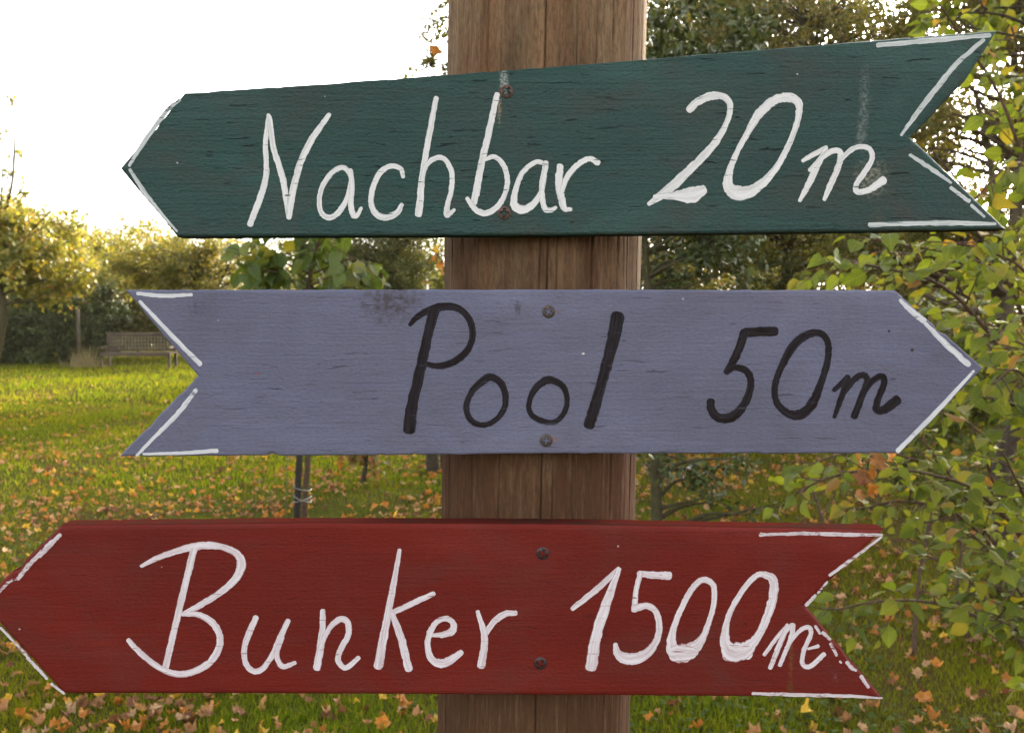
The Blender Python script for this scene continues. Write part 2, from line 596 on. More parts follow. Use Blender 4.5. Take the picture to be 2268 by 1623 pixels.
# ================================================================== the post
def make_post():
    Yc = 0.862 + 0.0975
    lo, hi = 0.0, 2.25
    top = px(1214, 0, Yc)
    bot = px(1179, 1600, Yc)
    ax = lambda z: bot[0] + (top[0] - bot[0]) * (z - bot[2]) / (top[2] - bot[2])
    root = thing("sign_post", "round weathered brown timber post carrying the three painted arrow boards", "post", (ax(0), Yc, 0))
    n = 720
    zs = np.concatenate([np.linspace(0, 1.0, 14, endpoint=False), np.linspace(1.0, 1.95, 120, endpoint=False), np.linspace(1.95, hi, 10)])
    th = np.arange(n) * 2 * math.pi / n
    rs = np.random.RandomState(3)
    cracks = []
    # photo columns of the checks across the visible face (fraction of the width), z range, depth, width(rad)
    for f, z0, z1, dp, wd in ((.055, .9, 1.62, .010, .016), (.115, 1.5, 2.2, .003, .010), (.205, 1.55, 2.2, .005, .010), (.30, 1.0, 1.6, .004, .009),
                              (.33, 1.5, 1.75, .003, .008), (.40, 1.0, 2.2, .003, .007), (.475, 1.45, 2.2, .008, .011), (.505, 1.0, 1.62, .007, .011),
                              (.56, 1.1, 2.2, .003, .007), (.62, 1.6, 2.2, .004, .008), (.655, 1.0, 1.6, .004, .008), (.715, 1.4, 2.2, .006, .010),
                              (.80, 1.5, 2.2, .005, .010), (.84, 1.0, 1.7, .004, .008), (.90, 1.3, 2.2, .004, .009), (.95, 1.2, 2.2, .004, .009), (.175, 1.0, 1.5, .004, .008)):
        a = math.asin(max(-1, min(1, 2 * f - 1)))
        cracks.append((-math.pi / 2 + a, z0, z1, dp, wd, rs.rand() * 9))
    for k in range(14):
        cracks.append((rs.uniform(0.1, math.pi - .1), rs.uniform(0, 1), rs.uniform(1.4, 2.2), rs.uniform(.003, .009), .011, rs.rand() * 9))
    TH, Z = np.meshgrid(th, zs)
    R = 0.0990 - 0.0024 * (Z - 1.15) + 0.0012 * np.sin(3 * TH + 2 * Z) + 0.0006 * np.sin(17 * TH + 5 * Z + np.sin(9 * Z))
    R += 0.0003 * (vnoise(TH * 40, Z * 9) - .5) * 2 + .00012 * (vnoise(TH * 90, Z * 14 + 30) - .5) * 2
    for a, z0, z1, dp, wd, ph in cracks:
        wob = .010 * np.sin(3 * Z + ph) + .005 * np.sin(11 * Z + 2 * ph)
        d = (TH - a - wob + math.pi) % (2 * math.pi) - math.pi
        vis = np.clip((Z - z0) / .12, 0, 1) * np.clip((z1 - Z) / .12, 0, 1)
        if dp < .007:
            vis = vis * np.clip((vnoise(Z * 7 + ph * 11, Z * 0 + ph) - .34) * 4, 0, 1)
            dp, wd = dp * .75, wd * .80
        else:
            vis = vis * (.45 + .55 * vnoise(Z * 9 + ph * 5, Z * 0 + ph))
            wd = wd * .85
        R -= dp * vis * np.clip(1 - np.abs(d) / wd, 0, 1) ** .7
    V = np.stack([ax(Z) - ax(0) + R * np.cos(TH), R * np.sin(TH), Z], -1).reshape(-1, 3)
    k = np.arange(len(zs) - 1)[:, None] * n
    i = np.arange(n)[None, :]
    j = (i + 1) % n
    Fq = np.stack([k + i, k + j, k + n + j, k + n + i], -1).reshape(-1, 4)
    V = np.vstack([V, [[ax(hi) - ax(0), 0, hi + .004]]])
    o = (len(zs) - 1) * n
    f3 = np.array([[len(V) - 1, o + a, o + (a + 1) % n] for a in range(n)])
    q = N("post_wood")
    gr = q.noise(q.coord((300, 300, 5.0)), 1.0, 6, .7, .6)
    g2 = q.noise(q.coord((60, 60, 3.2), loc=(1, 2, 0)), 1.0, 5, .65, 1.2)
    mo = q.noise(q.coord((26, 26, 4.5), loc=(4, 0, 3)), 1.0, 6, .72, .25)
    c = q.mix(q.ramp(g2, [(.33, 0.0), (.68, 1.0)]), (.208, .126, .066), (.270, .182, .104))
    c = q.mix(q.ramp(gr, [(.32, .42), (.56, 0.0)]), c, (.095, .050, .027))
    re = q.noise(q.coord((26, 26, 4), loc=(7, 7, 1)), 1.0, 5, .68, .25)
    c = q.mix(q.ramp(re, [(.48, 0.0), (.66, .65)]), c, (.225, .108, .052))
    ag = q.noise(q.coord((18, 18, 4), loc=(1, 9, 4)), 1.0, 4, .65, .5)
    c = q.mix(q.ramp(ag, [(.54, 0.0), (.70, .5)]), c, (.105, .095, .050))
    # dark red-brown patches, more of them on the lower part of the post
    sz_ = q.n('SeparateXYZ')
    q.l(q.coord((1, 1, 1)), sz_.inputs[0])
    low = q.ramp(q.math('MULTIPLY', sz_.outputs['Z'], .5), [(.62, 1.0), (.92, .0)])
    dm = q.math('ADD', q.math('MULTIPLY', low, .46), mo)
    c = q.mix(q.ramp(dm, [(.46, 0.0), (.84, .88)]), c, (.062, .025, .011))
    fi = q.noise(q.coord((380, 380, 90)), 1.0, 5, .75)
    c = q.mix(q.ramp(fi, [(.38, .55), (.56, 0.0)]), c, (.045, .026, .016))
    fl = q.noise(q.coord((210, 210, 16), loc=(5, 5, 5)), 1.0, 5, .7, .3)
    c = q.mix(q.ramp(fl, [(.54, 0.0), (.74, .55)]), c, (.205, .122, .070))
    hgt_ = q.math('ADD', gr, q.math('MULTIPLY', fi, .5))
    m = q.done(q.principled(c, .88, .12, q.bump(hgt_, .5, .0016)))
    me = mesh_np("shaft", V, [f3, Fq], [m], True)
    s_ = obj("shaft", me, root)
    # knots on the shaft: a recessed ring each, facing the viewer
    return root


make_post()


# ================================================================== the boards
YF = 0.840
TH_B = 0.022


def board_root(name, label, poly):
    c = np.mean([px(u, v, YF) for u, v in poly], axis=0)
    zmin = min(px(u, v, YF)[2] for u, v in poly)
    return thing(name, label, "sign", (c[0], YF, zmin)), np.array([c[0], YF, zmin])


def make_board(root, org, poly, bev, face_m, edge_m, rough, seed, face=None):
    rs = np.random.RandomState(seed)
    P = np.array([px(u, v, YF)[[0, 2]] - org[[0, 2]] for u, v in poly])
    area = np.sum(P[:, 0] * np.roll(P[:, 1], -1) - np.roll(P[:, 0], -1) * P[:, 1])
    Q2 = None if face is None else np.array([px(u, v, YF)[[0, 2]] - org[[0, 2]] for u, v in face])
    if area < 0:
        P = P[::-1]                                   # counter-clockwise in x,z
        Q2 = None if Q2 is None else Q2[::-1]
    out, out2 = [], []
    m = len(P)
    for i in range(m):
        a, b = P[i], P[(i + 1) % m]
        L = np.linalg.norm(b - a)
        nrm = np.array([(b - a)[1], -(b - a)[0]]) / L
        out.append(a)
        if Q2 is not None:
            a2, b2 = Q2[i], Q2[(i + 1) % m]
            out2.append(a2)
        k = int((L - .04) / .006)
        for t in (np.linspace(.02, L - .02, k) if k > 1 else []):
            chip = -rs.exponential(.0006) * (rs.rand() < .3) if L < .19 else 0.0
            out.append(a + (b - a) * t / L + nrm * (rs.normal(0, rough) + chip))
            if Q2 is not None:
                out2.append(a2 + (b2 - a2) * t / L + nrm * rs.normal(0, rough * .5))
    P = np.array(out)
    e = np.roll(P, -1, 0) - P
    e /= np.linalg.norm(e, axis=1)[:, None]
    n1 = np.stack([-e[:, 1], e[:, 0]], -1)            # inward normals (ccw)
    n0 = np.roll(n1, 1, 0)
    mt = n0 + n1
    mt /= (1 + np.sum(n0 * n1, 1))[:, None]
    ln = np.linalg.norm(mt, axis=1)
    mt *= np.minimum(1, 2.8 / ln)[:, None]
    rings = [(0.0, TH_B), (0.0, bev)]
    for a in (30, 60, 90):
        a = math.radians(a)
        rings.append((bev * (1 - math.cos(a)), bev * (1 - math.sin(a))))
    n = len(P)
    V = []
    O2 = np.array(out2) if out2 else None
    for ins, y in rings:
        Q = P + mt * ins if O2 is None else P + (O2 - P) * (ins / bev)
        V.append(np.stack([Q[:, 0], np.full(n, y), Q[:, 1]], -1))
    Vv = np.vstack(V)
    quads, mid = [], []
    for k in range(len(rings) - 1):
        for i in range(n):
            j = (i + 1) % n
            quads.append([k * n + i, k * n + j, (k + 1) * n + j, (k + 1) * n + i])
            mid.append(1 if k < 2 else 0)
    fr = len(rings) - 1
    tri = []
    for k, rev in ((fr, False), (0, True)):
        pts = [Vector((p[0], p[2], 0)) for p in Vv[k * n:(k + 1) * n]]
        for t in tessellate_polygon([pts]):
            a, b, c = [Vv[k * n + q_] for q_ in t]
            cr = (b[0] - a[0]) * (c[2] - a[2]) - (b[2] - a[2]) * (c[0] - a[0])
            t = list(t) if cr > 0 else [t[0], t[2], t[1]]
            if rev:
                t = t[::-1]
            tri.append([k * n + q_ for q_ in t])
    mids = [0] * len(tri) + mid
    me = mesh_np("board", Vv, [np.array(tri), np.array(quads)], [face_m, edge_m], False, mids)
    return obj("board", me, root)


_layer = [0]


def stroke(mb, org, pts, wid, rs, closed=False, sub=7, jag=.05):
    """a brushed ribbon standing a fraction of a millimetre proud of the board"""
    P = np.array([px(u, v, YF)[[0, 2]] - org[[0, 2]] for u, v in pts])
    s_ = YF / F
    W = np.broadcast_to(np.asarray(wid, float), (len(P),)) * s_ / 2
    D = np.column_stack([P, W])
    D = catmull_closed(D, sub) if closed else catmull(D, max(sub, 14) if len(P) == 2 else sub)
    P, W = D[:, :2], np.maximum(D[:, 2], .0008)
    if not closed:
        e0 = P[0] - P[1]
        e0 /= np.linalg.norm(e0) + 1e-9
        e1 = P[-1] - P[-2]
        e1 /= np.linalg.norm(e1) + 1e-9
        for f, g in ((.35, .9), (.62, .66), (.75, .30)):
            P = np.vstack([P[0] * 0 + (D[0, :2] + e0 * W_0(D[0, 2]) * f), P]) if True else P
            P = np.vstack([P, D[-1, :2] + e1 * W_0(D[-1, 2]) * f])
            W = np.concatenate([[D[0, 2] * g], W, [D[-1, 2] * g]])
    n = len(P)
    if closed:
        T = np.roll(P, -1, 0) - np.roll(P, 1, 0)
    else:
        T = np.gradient(P, axis=0)
    T /= np.linalg.norm(T, axis=1)[:, None] + 1e-12
    Nn = np.stack([-T[:, 1], T[:, 0]], -1)
    jl = W * (1 + rs.normal(0, jag, n))
    jr = W * (1 + rs.normal(0, jag, n))
    Lp, Rp = P + Nn * jl[:, None], P - Nn * jr[:, None]
    _layer[0] += 1
    y0 = -.00010 - .00002 * (_layer[0] % 9)
    y = y0 - np.linspace(0, .000015, n)
    V = np.empty((n, 4, 3))
    for c, (Q, yy) in enumerate(((Lp, np.full(n, .0003)), (Lp, y), (Rp, y), (Rp, np.full(n, .0003)))):
        V[:, c, 0], V[:, c, 1], V[:, c, 2] = Q[:, 0], yy, Q[:, 1]
    i = np.arange(n if closed else n - 1)
    j = (i + 1) % n
    Fq = np.vstack([np.stack([i * 4 + c, j * 4 + c, j * 4 + c + 1, i * 4 + c + 1], -1) for c in range(3)])
    mb.add(V.reshape(-1, 3), None, Fq)
    al = np.concatenate([[0], np.cumsum(np.linalg.norm(np.diff(P, axis=0), axis=1))]) + _layer[0] * .37
    A = np.zeros((n, 4, 3))
    A[:, 0, 0] = A[:, 1, 0] = -1
    A[:, 2, 0] = A[:, 3, 0] = 1
    A[:, :, 1] = al[:, None]
    A[:, :, 2] = _layer[0] * 3.1
    mb.brush.append(A.reshape(-1, 3))


def W_0(w_):
    return w_


def glyph(root, org, name, label, strokes, mat, seed, jag=.05):
    mb = MB()
    mb.brush = []
    rs = np.random.RandomState(seed)
    for s_ in strokes:
        pts, wid = s_[0], s_[1]
        stroke(mb, org, pts, wid, rs, closed=len(s_) > 2 and s_[2], jag=jag)
    o = mb.build(name, mat, root)
    at = o.data.attributes.new('brush', 'FLOAT_VECTOR', 'POINT')
    at.data.foreach_set('vector', np.vstack(mb.brush).astype(np.float32).ravel())
    if label:
        o['label'] = label
    return o


def screw_mesh(head_m, slot_m, R=.0058):
    """domed countersunk head with a sunken cross recess"""
    nr, ns = 12, 48
    V = [[0, -.0004, 0]]
    for r in range(1, nr + 1):
        for k in range(ns):
            a = 2 * math.pi * k / ns
            rr = R * r / nr
            x, z = rr * math.cos(a), rr * math.sin(a)
            y = -.0012 * math.sqrt(max(0, 1 - (r / nr) ** 2.4)) - .0001
            if (abs(x) < .0011 and abs(z) < .0040) or (abs(z) < .0011 and abs(x) < .0040):
                y += .0021
            V.append([x, y, z])
    V[0][1] = .0012
    for k in range(ns):
        a = 2 * math.pi * k / ns
        V.append([R * math.cos(a), .0012, R * math.sin(a)])
    V = np.array(V)
    tri = [[0, 1 + (k + 1) % ns, 1 + k] for k in range(ns)]
    qd = []
    for r in range(nr):
        for k in range(ns):
            a, b = 1 + r * ns + k, 1 + r * ns + (k + 1) % ns
            qd.append([a, b, b + ns, a + ns])
    mid = [1] * ns + [1 if max(V[f][:, 1]) > .0003 and i < nr * ns - ns else 0 for i, f in enumerate(qd)]
    return mesh_np("screw", V, [np.array(tri), np.array(qd)], [head_m, slot_m], False, mid)


def screws(root, org, spots, me):
    for u, v, rot in spots:
        p = px(u, v, YF) - org
        o = obj("screw", me, root, (p[0], -.0002, p[2]))
        o.rotation_euler = (0, rot, 0)


SLOT = simple("screw_recess_dark", (.012, .009, .007), .9, .1)  # near-black colour given to the faces of the cross recess
rust_screw = screw_mesh(simple("rusty_screw_steel", (.105, .052, .038), .55, .4, .3), SLOT)
brown_screw = screw_mesh(simple("brown_screw_steel", (.085, .060, .045), .5, .4, .4), SLOT)
dark_screw = screw_mesh(simple("dark_screw_steel", (.055, .040, .042), .45, .45, .5), SLOT)

WHITE = (.68, .655, .645)


def loc_px(u, v, org):
    p = px(u, v, YF) - org
    return p[0], p[2]


# ---- green board
g_root, g_org = board_root("arrow_sign", "dark green arrow board pointing left, white hand-lettered Nachbar 20m", GREEN)
st = []
for (u, v, ru, rv, sc_, thr, c_, a_) in ((1914, 235, 20, 150, 330, .75, (.30, .31, .29), .45), (1905, 300, 22, 60, 200, .8, (.30, .31, .29), .4), (1116, 180, 15, 45, 500, .6, (.42, .43, .40), .75), (1106, 240, 8, 60, 600, .75, (.45, .30, .16), .9),
                                         (1930, 395, 60, 70, 300, .75, (.45, .42, .30), .5), (1945, 480, 30, 40, 400, .9, (.12, .06, .03), .8)):
    lx, lz = loc_px(u, v, g_org)
    st.append((lx, lz, ru * YF / F, rv * YF / F, sc_, thr, c_, a_))
GREEN_C = (.026, .064, .055)
g_face = paint_mat("green_board_paint", GREEN_C, (.036, .058, .054), (.050, .100, .086), st, .75, .62, .95, .8)
g_edge = edge_mat("green_board_edge", (.022, .050, .045), (.060, .036, .022), .47)
make_board(g_root, g_org, GREEN, .0052, g_face, g_edge, .00018, 1, GREEN_FACE)
gw = letter_mat("white_letter_paint_green_board", WHITE, (.030, .060, .052), .22, .22)
gb = letter_mat("white_border_paint_green_board", (.55, .56, .55), (.030, .060, .052), .36, .45)
G = lambda n_, l_, s_, k: glyph(g_root, g_org, n_, l_, s_, gw, k)
G("letter", "white letter N", [([(595, 256), (588, 322), (590, 385), (576, 438), (554, 497)], [10, 12, 13, 15, 14]),
                               ([(596, 260), (607, 331), (627, 399), (639, 482)], [12, 13, 15, 10]),
                               ([(640, 482), (648, 428), (666, 360), (692, 307), (729, 255)], [12, 16, 15, 15, 11])], 11)
G("letter", "white first letter a", [([(777, 388), (760, 371), (735, 383), (714, 414), (707, 448), (714, 474), (733, 482), (753, 467), (770, 436), (778, 400)], [11, 12, 12, 12, 12, 12, 13, 13, 12, 10]),
                                     ([(776, 378), (780, 416), (777, 450), (782, 475), (791, 477), (800, 461)], [12, 12, 13, 14, 11, 8])], 12)
G("letter", "white letter c", [([(893, 392), (888, 375), (866, 368), (842, 383), (826, 416), (822, 450), (833, 474), (855, 482), (879, 472), (890, 454)], [9, 11, 12, 13, 13, 13, 14, 15, 14, 10])], 13)
G("letter", "white letter h", [([(966, 218), (952, 292), (937, 380), (927, 474)], [12, 14, 14, 18]),
                               ([(933, 414), (942, 372), (961, 352), (983, 352), (1000, 380), (1000, 419), (991, 455), (990, 477), (1006, 465)], [8, 11, 12, 12, 12, 12, 13, 13, 8])], 14)
G("letter", "white letter b", [([(1101, 210), (1083, 292), (1066, 365), (1054, 430), (1046, 457)], [13, 15, 15, 17, 14]),
                               ([(1073, 354), (1096, 348), (1116, 368), (1124, 400), (1117, 433), (1102, 457), (1078, 472), (1054, 465), (1035, 440)], [9, 11, 12, 12, 12, 13, 14, 13, 10])], 15)
G("letter", "white second letter a", [([(1206, 362), (1185, 360), (1157, 383), (1142, 421), (1139, 452), (1153, 464), (1176, 457), (1198, 428), (1207, 390)], [10, 11, 12, 13, 18, 20, 16, 12, 9]),
                                      ([(1209, 361), (1200, 418), (1206, 460), (1220, 466), (1231, 460)], [13, 13, 13, 11, 8])], 16)
G("letter", "white letter r", [([(1240, 369), (1238, 410), (1245, 446), (1251, 463), (1264, 464)], [16, 17, 17, 13, 9]),
                               ([(1245, 424), (1257, 391), (1281, 364), (1306, 352), (1324, 361)], [10, 13, 13, 12, 14])], 17)
G("digit", "white digit 2", [([(1527, 243), (1545, 226), (1577, 213), (1605, 216), (1617, 236), (1609, 273), (1581, 320), (1544, 360), (1501, 402), (1464, 433), (1437, 452)], [17, 18, 18, 15, 14, 13, 17, 19, 22, 20, 9]),
                             ([(1450, 436), (1492, 434), (1530, 432), (1556, 422)], [10, 18, 38, 24])], 18)
G("digit", "white digit 0", [([(1751, 217), (1769, 231), (1767, 264), (1751, 311), (1728, 358), (1699, 396), (1666, 422), (1633, 428), (1614, 414), (1614, 388), (1629, 344), (1652, 301), (1676, 259), (1699, 235), (1723, 219)],
                              [22, 18, 14, 13, 14, 18, 26, 34, 26, 18, 13, 14, 20, 22, 20], True)], 19)
G("letter", "white letter m", [([(1778, 356), (1803, 342), (1830, 327)], [9, 12, 10]), ([(1829, 330), (1808, 372), (1790, 410), (1771, 444)], [11, 15, 15, 9]),
                               ([(1793, 377), (1822, 348), (1847, 334), (1862, 341), (1854, 377), (1837, 414), (1826, 442)], [9, 12, 13, 14, 14, 14, 9]),
                               ([(1857, 360), (1883, 334), (1906, 325), (1927, 332), (1931, 353), (1915, 381), (1897, 408), (1899, 425), (1925, 420), (1956, 400)], [9, 12, 12, 12, 12, 13, 13, 13, 15, 20])], 20)
B_ = lambda s_, k: glyph(g_root, g_org, "border_line", None, s_, gb, k, .10)
B_([([(398, 222), (367, 249), (312, 326), (287, 367)], [7, 9, 10, 7])], 21)
B_([([(288, 376), (321, 428), (333, 442)], [7, 11, 8]), ([(334, 443), (360, 477), (392, 512)], [9, 8, 5])], 22)
B_([([(1944, 101), (2060, 90), (2192, 79)], [10, 12, 9])], 23)
B_([([(2178, 90), (2118, 142), (2082, 186), (2042, 236), (1996, 299)], [10, 11, 12, 12, 7])], 24)
B_([([(2016, 344), (2060, 372), (2106, 405)], [8, 10, 6])], 25)
B_([([(2106, 416), (2146, 446)], [8, 9]), ([(2152, 455), (2180, 480)], [8, 6])], 26)
B_([([(1926, 498), (2020, 495), (2110, 494), (2204, 496)], [10, 10, 12, 7])], 27)
screws(g_root, g_org, [(1122, 203, .75), (1117, 472, .05)], rust_screw)

# ---- blue board
b_root, b_org = board_root("arrow_sign", "slate blue arrow board pointing right, black hand-lettered Pool 50m", BLUE)
st = []
for (u, v, ru, rv, sc_, thr, c_, a_) in ((865, 662, 95, 80, 140, .55, (.062, .048, .050), .9), (1147, 682, 12, 22, 400, .5, (.05, .045, .055), .8), (440, 682, 48, 30, 300, .8, (.05, .045, .06), .7),
                                         (870, 930, 70, 110, 120, .85, (.13, .125, .14), .4), (1700, 655, 330, 60, 60, .75, (.14, .11, .14), .35), (575, 890, 32, 26, 300, .8, (.07, .07, .09), .6),
                                         (1236, 690, 13, 6, 500, .5, (.16, .085, .06), .7), (1228, 973, 13, 12, 500, .5, (.20, .10, .065), .8), (1969, 733, 4, 4, 50, .3, (.03, .02, .02), .95),
                                         (2020, 775, 4.5, 4.5, 50, .3, (.03, .02, .02), .95), (572, 827, 7, 5, 600, .5, (.25, .05, .05), .9), (1290, 783, 6, 4, 300, .5, (.7, .6, .6), .9), (1215, 820, 5, 5, 300, .5, (.12, .12, .04), .8)):
    lx, lz = loc_px(u, v, b_org)
    st.append((lx, lz, ru * YF / F, rv * YF / F, sc_, thr, c_, a_))
b_face = paint_mat("blue_board_paint", (.128, .128, .190), (.115, .112, .160), (.155, .155, .215), st, .5, .62, .55, .5)
b_edge = edge_mat("blue_board_edge", (.115, .125, .185), (.16, .13, .12), .40)
make_board(b_root, b_org, BLUE, .0022, b_face, b_edge, .00020, 2)
bk = letter_mat("black_letter_paint", (.0105, .0065, .0055), (.050, .047, .062), .12, .45)
bb = letter_mat("white_border_paint_blue_board", (.60, .59, .60), (.125, .130, .180), .30, .30)
G = lambda n_, l_, s_, k: glyph(b_root, b_org, n_, l_, s_, bk, k)
G("letter", "black letter P", [([(908, 719), (924, 702), (953, 686), (982, 679), (1011, 682), (1034, 699), (1046, 727), (1043, 760), (1024, 788), (991, 807), (962, 810), (943, 804)], [9, 14, 17, 18, 16, 15, 15, 15, 16, 16, 14, 10]),
                               ([(961, 690), (948, 740), (933, 809), (914, 891), (906, 950)], [25, 22, 23, 25, 29])], 31)
G("letter", "black first letter o", [([(1088, 835), (1112, 852), (1120, 886), (1111, 915), (1088, 936), (1060, 940), (1039, 925), (1033, 897), (1046, 866), (1068, 844)], [17, 15, 14, 13, 12, 13, 14, 14, 14, 18], True)], 32)
G("letter", "black second letter o", [([(1219, 841), (1247, 856), (1256, 886), (1249, 914), (1229, 934), (1201, 932), (1178, 919), (1171, 897), (1181, 867), (1199, 848)], [18, 14, 12, 12, 12, 13, 13, 12, 14, 17], True)], 33)
G("letter", "black letter l", [([(1368, 702), (1356, 760), (1336, 835), (1316, 905), (1305, 940)], [32, 28, 24, 25, 26])], 34)
G("digit", "black digit 5", [([(1716, 734), (1690, 734), (1650, 737)], [22, 22, 21]), ([(1648, 737), (1638, 770), (1621, 805), (1609, 824)], [21, 19, 18, 14]),
                             ([(1609, 823), (1629, 814), (1651, 820), (1663, 842), (1658, 873), (1642, 904), (1619, 924), (1592, 925), (1576, 908), (1574, 889)], [12, 14, 16, 16, 17, 20, 23, 21, 19, 19])], 35)
G("digit", "black digit 0", [([(1789, 741), (1816, 738), (1833, 757), (1833, 798), (1817, 852), (1796, 898), (1770, 918), (1743, 914), (1719, 888), (1717, 850), (1733, 807), (1760, 762)], [18, 16, 15, 15, 17, 23, 23, 18, 15, 15, 16, 20], True)], 36)
G("letter", "black letter m", [([(1847, 864), (1878, 836)], [10, 15]), ([(1878, 838), (1864, 878), (1848, 923)], [14, 14, 9]),
                               ([(1864, 878), (1891, 841), (1912, 831), (1920, 845), (1907, 882), (1892, 922)], [9, 14, 15, 15, 16, 16]),
                               ([(1906, 882), (1930, 846), (1952, 833), (1958, 849), (1946, 880), (1941, 905), (1958, 907), (1986, 886)], [9, 14, 15, 15, 15, 17, 20, 24])], 37)
B_ = lambda s_, k: glyph(b_root, b_org, "border_line", None, s_, bb, k, .08)
B_([([(305, 650), (360, 655), (424, 653)], [8, 10, 8])], 41)
B_([([(310, 668), (380, 742), (443, 806)], [8, 10, 12])], 42)
B_([([(434, 864), (390, 920), (345, 965), (303, 1008)], [10, 11, 9, 7])], 43)
B_([([(318, 1005), (400, 1003), (480, 998)], [6, 8, 11])], 44)
B_([([(1994, 665), (2020, 690), (2046, 710)], [8, 13, 15]), ([(2050, 717), (2095, 762), (2145, 807)], [9, 13, 13])], 45)
B_([([(2156, 822), (2080, 905), (1988, 998)], [7, 11, 11])], 46)
screws(b_root, b_org, [(1215, 690, .55), (1210, 975, .15)], brown_screw)

# ---- red board
r_root, r_org = board_root("arrow_sign", "dark red arrow board pointing left, white hand-lettered Bunker 1500m", RED)
st = []
for (u, v, ru, rv, sc_, thr, c_, a_) in ((1752, 1460, 10, 90, 300, .6, (.14, .055, .015), .85), (1750, 1525, 12, 28, 400, .45, (.09, .035, .012), .9), (1340, 1400, 6, 28, 500, .6, (.03, .01, .01), .8),
                                         (808, 1398, 18, 30, 400, .85, (.05, .012, .012), .7), (1652, 1381, 5, 5, 200, .4, (.03, .01, .01), .9), (1850, 1500, 14, 18, 400, .9, (.35, .2, .22), .4)):
    lx, lz = loc_px(u, v, r_org)
    st.append((lx, lz, ru * YF / F, rv * YF / F, sc_, thr, c_, a_))
r_face = paint_mat("red_board_paint", (.135, .0115, .0065), (.112, .0100, .0065), (.150, .018, .012), st, .30, .62, .55, .35)
r_edge = edge_mat("red_board_edge", (.070, .012, .009), (.040, .018, .013), .40)
make_board(r_root, r_org, RED, .0042, r_face, r_edge, .00012, 3)
rw = letter_mat("white_letter_paint_red_board", (.66, .605, .63), (.22, .065, .060), .16, .50)
rb = letter_mat("white_border_paint_red_board", (.60, .54, .56), (.16, .030, .028), .45, .35)
G = lambda n_, l_, s_, k: glyph(r_root, r_org, n_, l_, s_, rw, k)
G("letter", "white letter B", [([(313, 1253), (349, 1235), (388, 1221), (427, 1211), (461, 1207), (500, 1213), (527, 1228), (535, 1250), (522, 1281), (490, 1310), (446, 1338), (406, 1358)], [8, 13, 15, 18, 18, 15, 18, 22, 18, 15, 15, 8]),
                               ([(429, 1220), (409, 1299), (389, 1382), (366, 1480)], [17, 16, 16, 16]),
                               ([(404, 1360), (437, 1360), (469, 1377), (487, 1408), (481, 1444), (456, 1473), (417, 1490), (383, 1490), (349, 1475), (311, 1445), (285, 1417)], [8, 14, 16, 16, 17, 17, 16, 15, 14, 14, 12])], 51)
G("letter", "white letter u", [([(567, 1367), (554, 1396), (542, 1430), (543, 1464), (558, 1484), (579, 1482), (601, 1454), (621, 1411), (638, 1374)], [14, 15, 14, 13, 14, 13, 13, 14, 12]),
                               ([(626, 1411), (613, 1448), (626, 1475), (653, 1467)], [9, 12, 13, 10])], 52)
G("letter", "white first letter n", [([(715, 1352), (713, 1411), (702, 1478)], [12, 17, 18]),
                                     ([(708, 1440), (728, 1393), (752, 1371), (770, 1378), (771, 1406), (754, 1438), (749, 1462), (766, 1478), (794, 1456)], [9, 12, 14, 15, 14, 14, 14, 13, 11])], 53)
G("letter", "white letter k", [([(885, 1218), (869, 1309), (855, 1382), (838, 1474)], [10, 15, 18, 22]), ([(960, 1314), (917, 1334), (870, 1356)], [12, 14, 13]),
                               ([(869, 1360), (888, 1411), (905, 1480)], [13, 18, 19])], 54)
G("letter", "white letter e", [([(956, 1406), (985, 1404), (1003, 1395), (1003, 1378), (988, 1369), (968, 1376), (953, 1399), (947, 1430), (958, 1461), (986, 1467), (1021, 1444)], [8, 15, 18, 14, 13, 13, 14, 14, 17, 22, 14])], 55)
G("letter", "white letter r", [([(1058, 1354), (1073, 1411), (1066, 1473)], [10, 16, 19]), ([(1074, 1406), (1094, 1376), (1119, 1359), (1142, 1357)], [12, 15, 15, 12])], 56)
G("digit", "white digit 1", [([(1268, 1347), (1316, 1309), (1370, 1259)], [11, 15, 11]), ([(1371, 1260), (1343, 1336), (1322, 1403), (1309, 1475)], [11, 22, 25, 29])], 57)
G("digit", "white digit 5", [([(1416, 1270), (1450, 1273), (1481, 1274)], [15, 17, 20]), ([(1419, 1268), (1409, 1305), (1405, 1350)], [12, 12, 15]),
                             ([(1405, 1347), (1434, 1341), (1454, 1357), (1460, 1393), (1449, 1427), (1423, 1452), (1390, 1458), (1368, 1446), (1363, 1426)], [18, 15, 15, 15, 18, 25, 28, 20, 10])], 58)
G("digit", "white first digit 0", [([(1558, 1283), (1580, 1296), (1581, 1336), (1569, 1380), (1552, 1418), (1528, 1440), (1503, 1445), (1488, 1430), (1489, 1402), (1503, 1360), (1522, 1321), (1539, 1296)], [15, 14, 13, 13, 20, 38, 46, 28, 17, 14, 14, 14], True),
                                   ([(1496, 1446), (1530, 1446)], [40, 32])], 59)
G("digit", "white second digit 0", [([(1688, 1271), (1711, 1282), (1713, 1316), (1699, 1365), (1677, 1410), (1651, 1437), (1622, 1442), (1607, 1424), (1607, 1388), (1621, 1347), (1646, 1305), (1671, 1277)], [14, 21, 21, 20, 20, 38, 46, 28, 16, 13, 13, 13], True),
                                    ([(1614, 1446), (1655, 1444)], [40, 34])], 60)
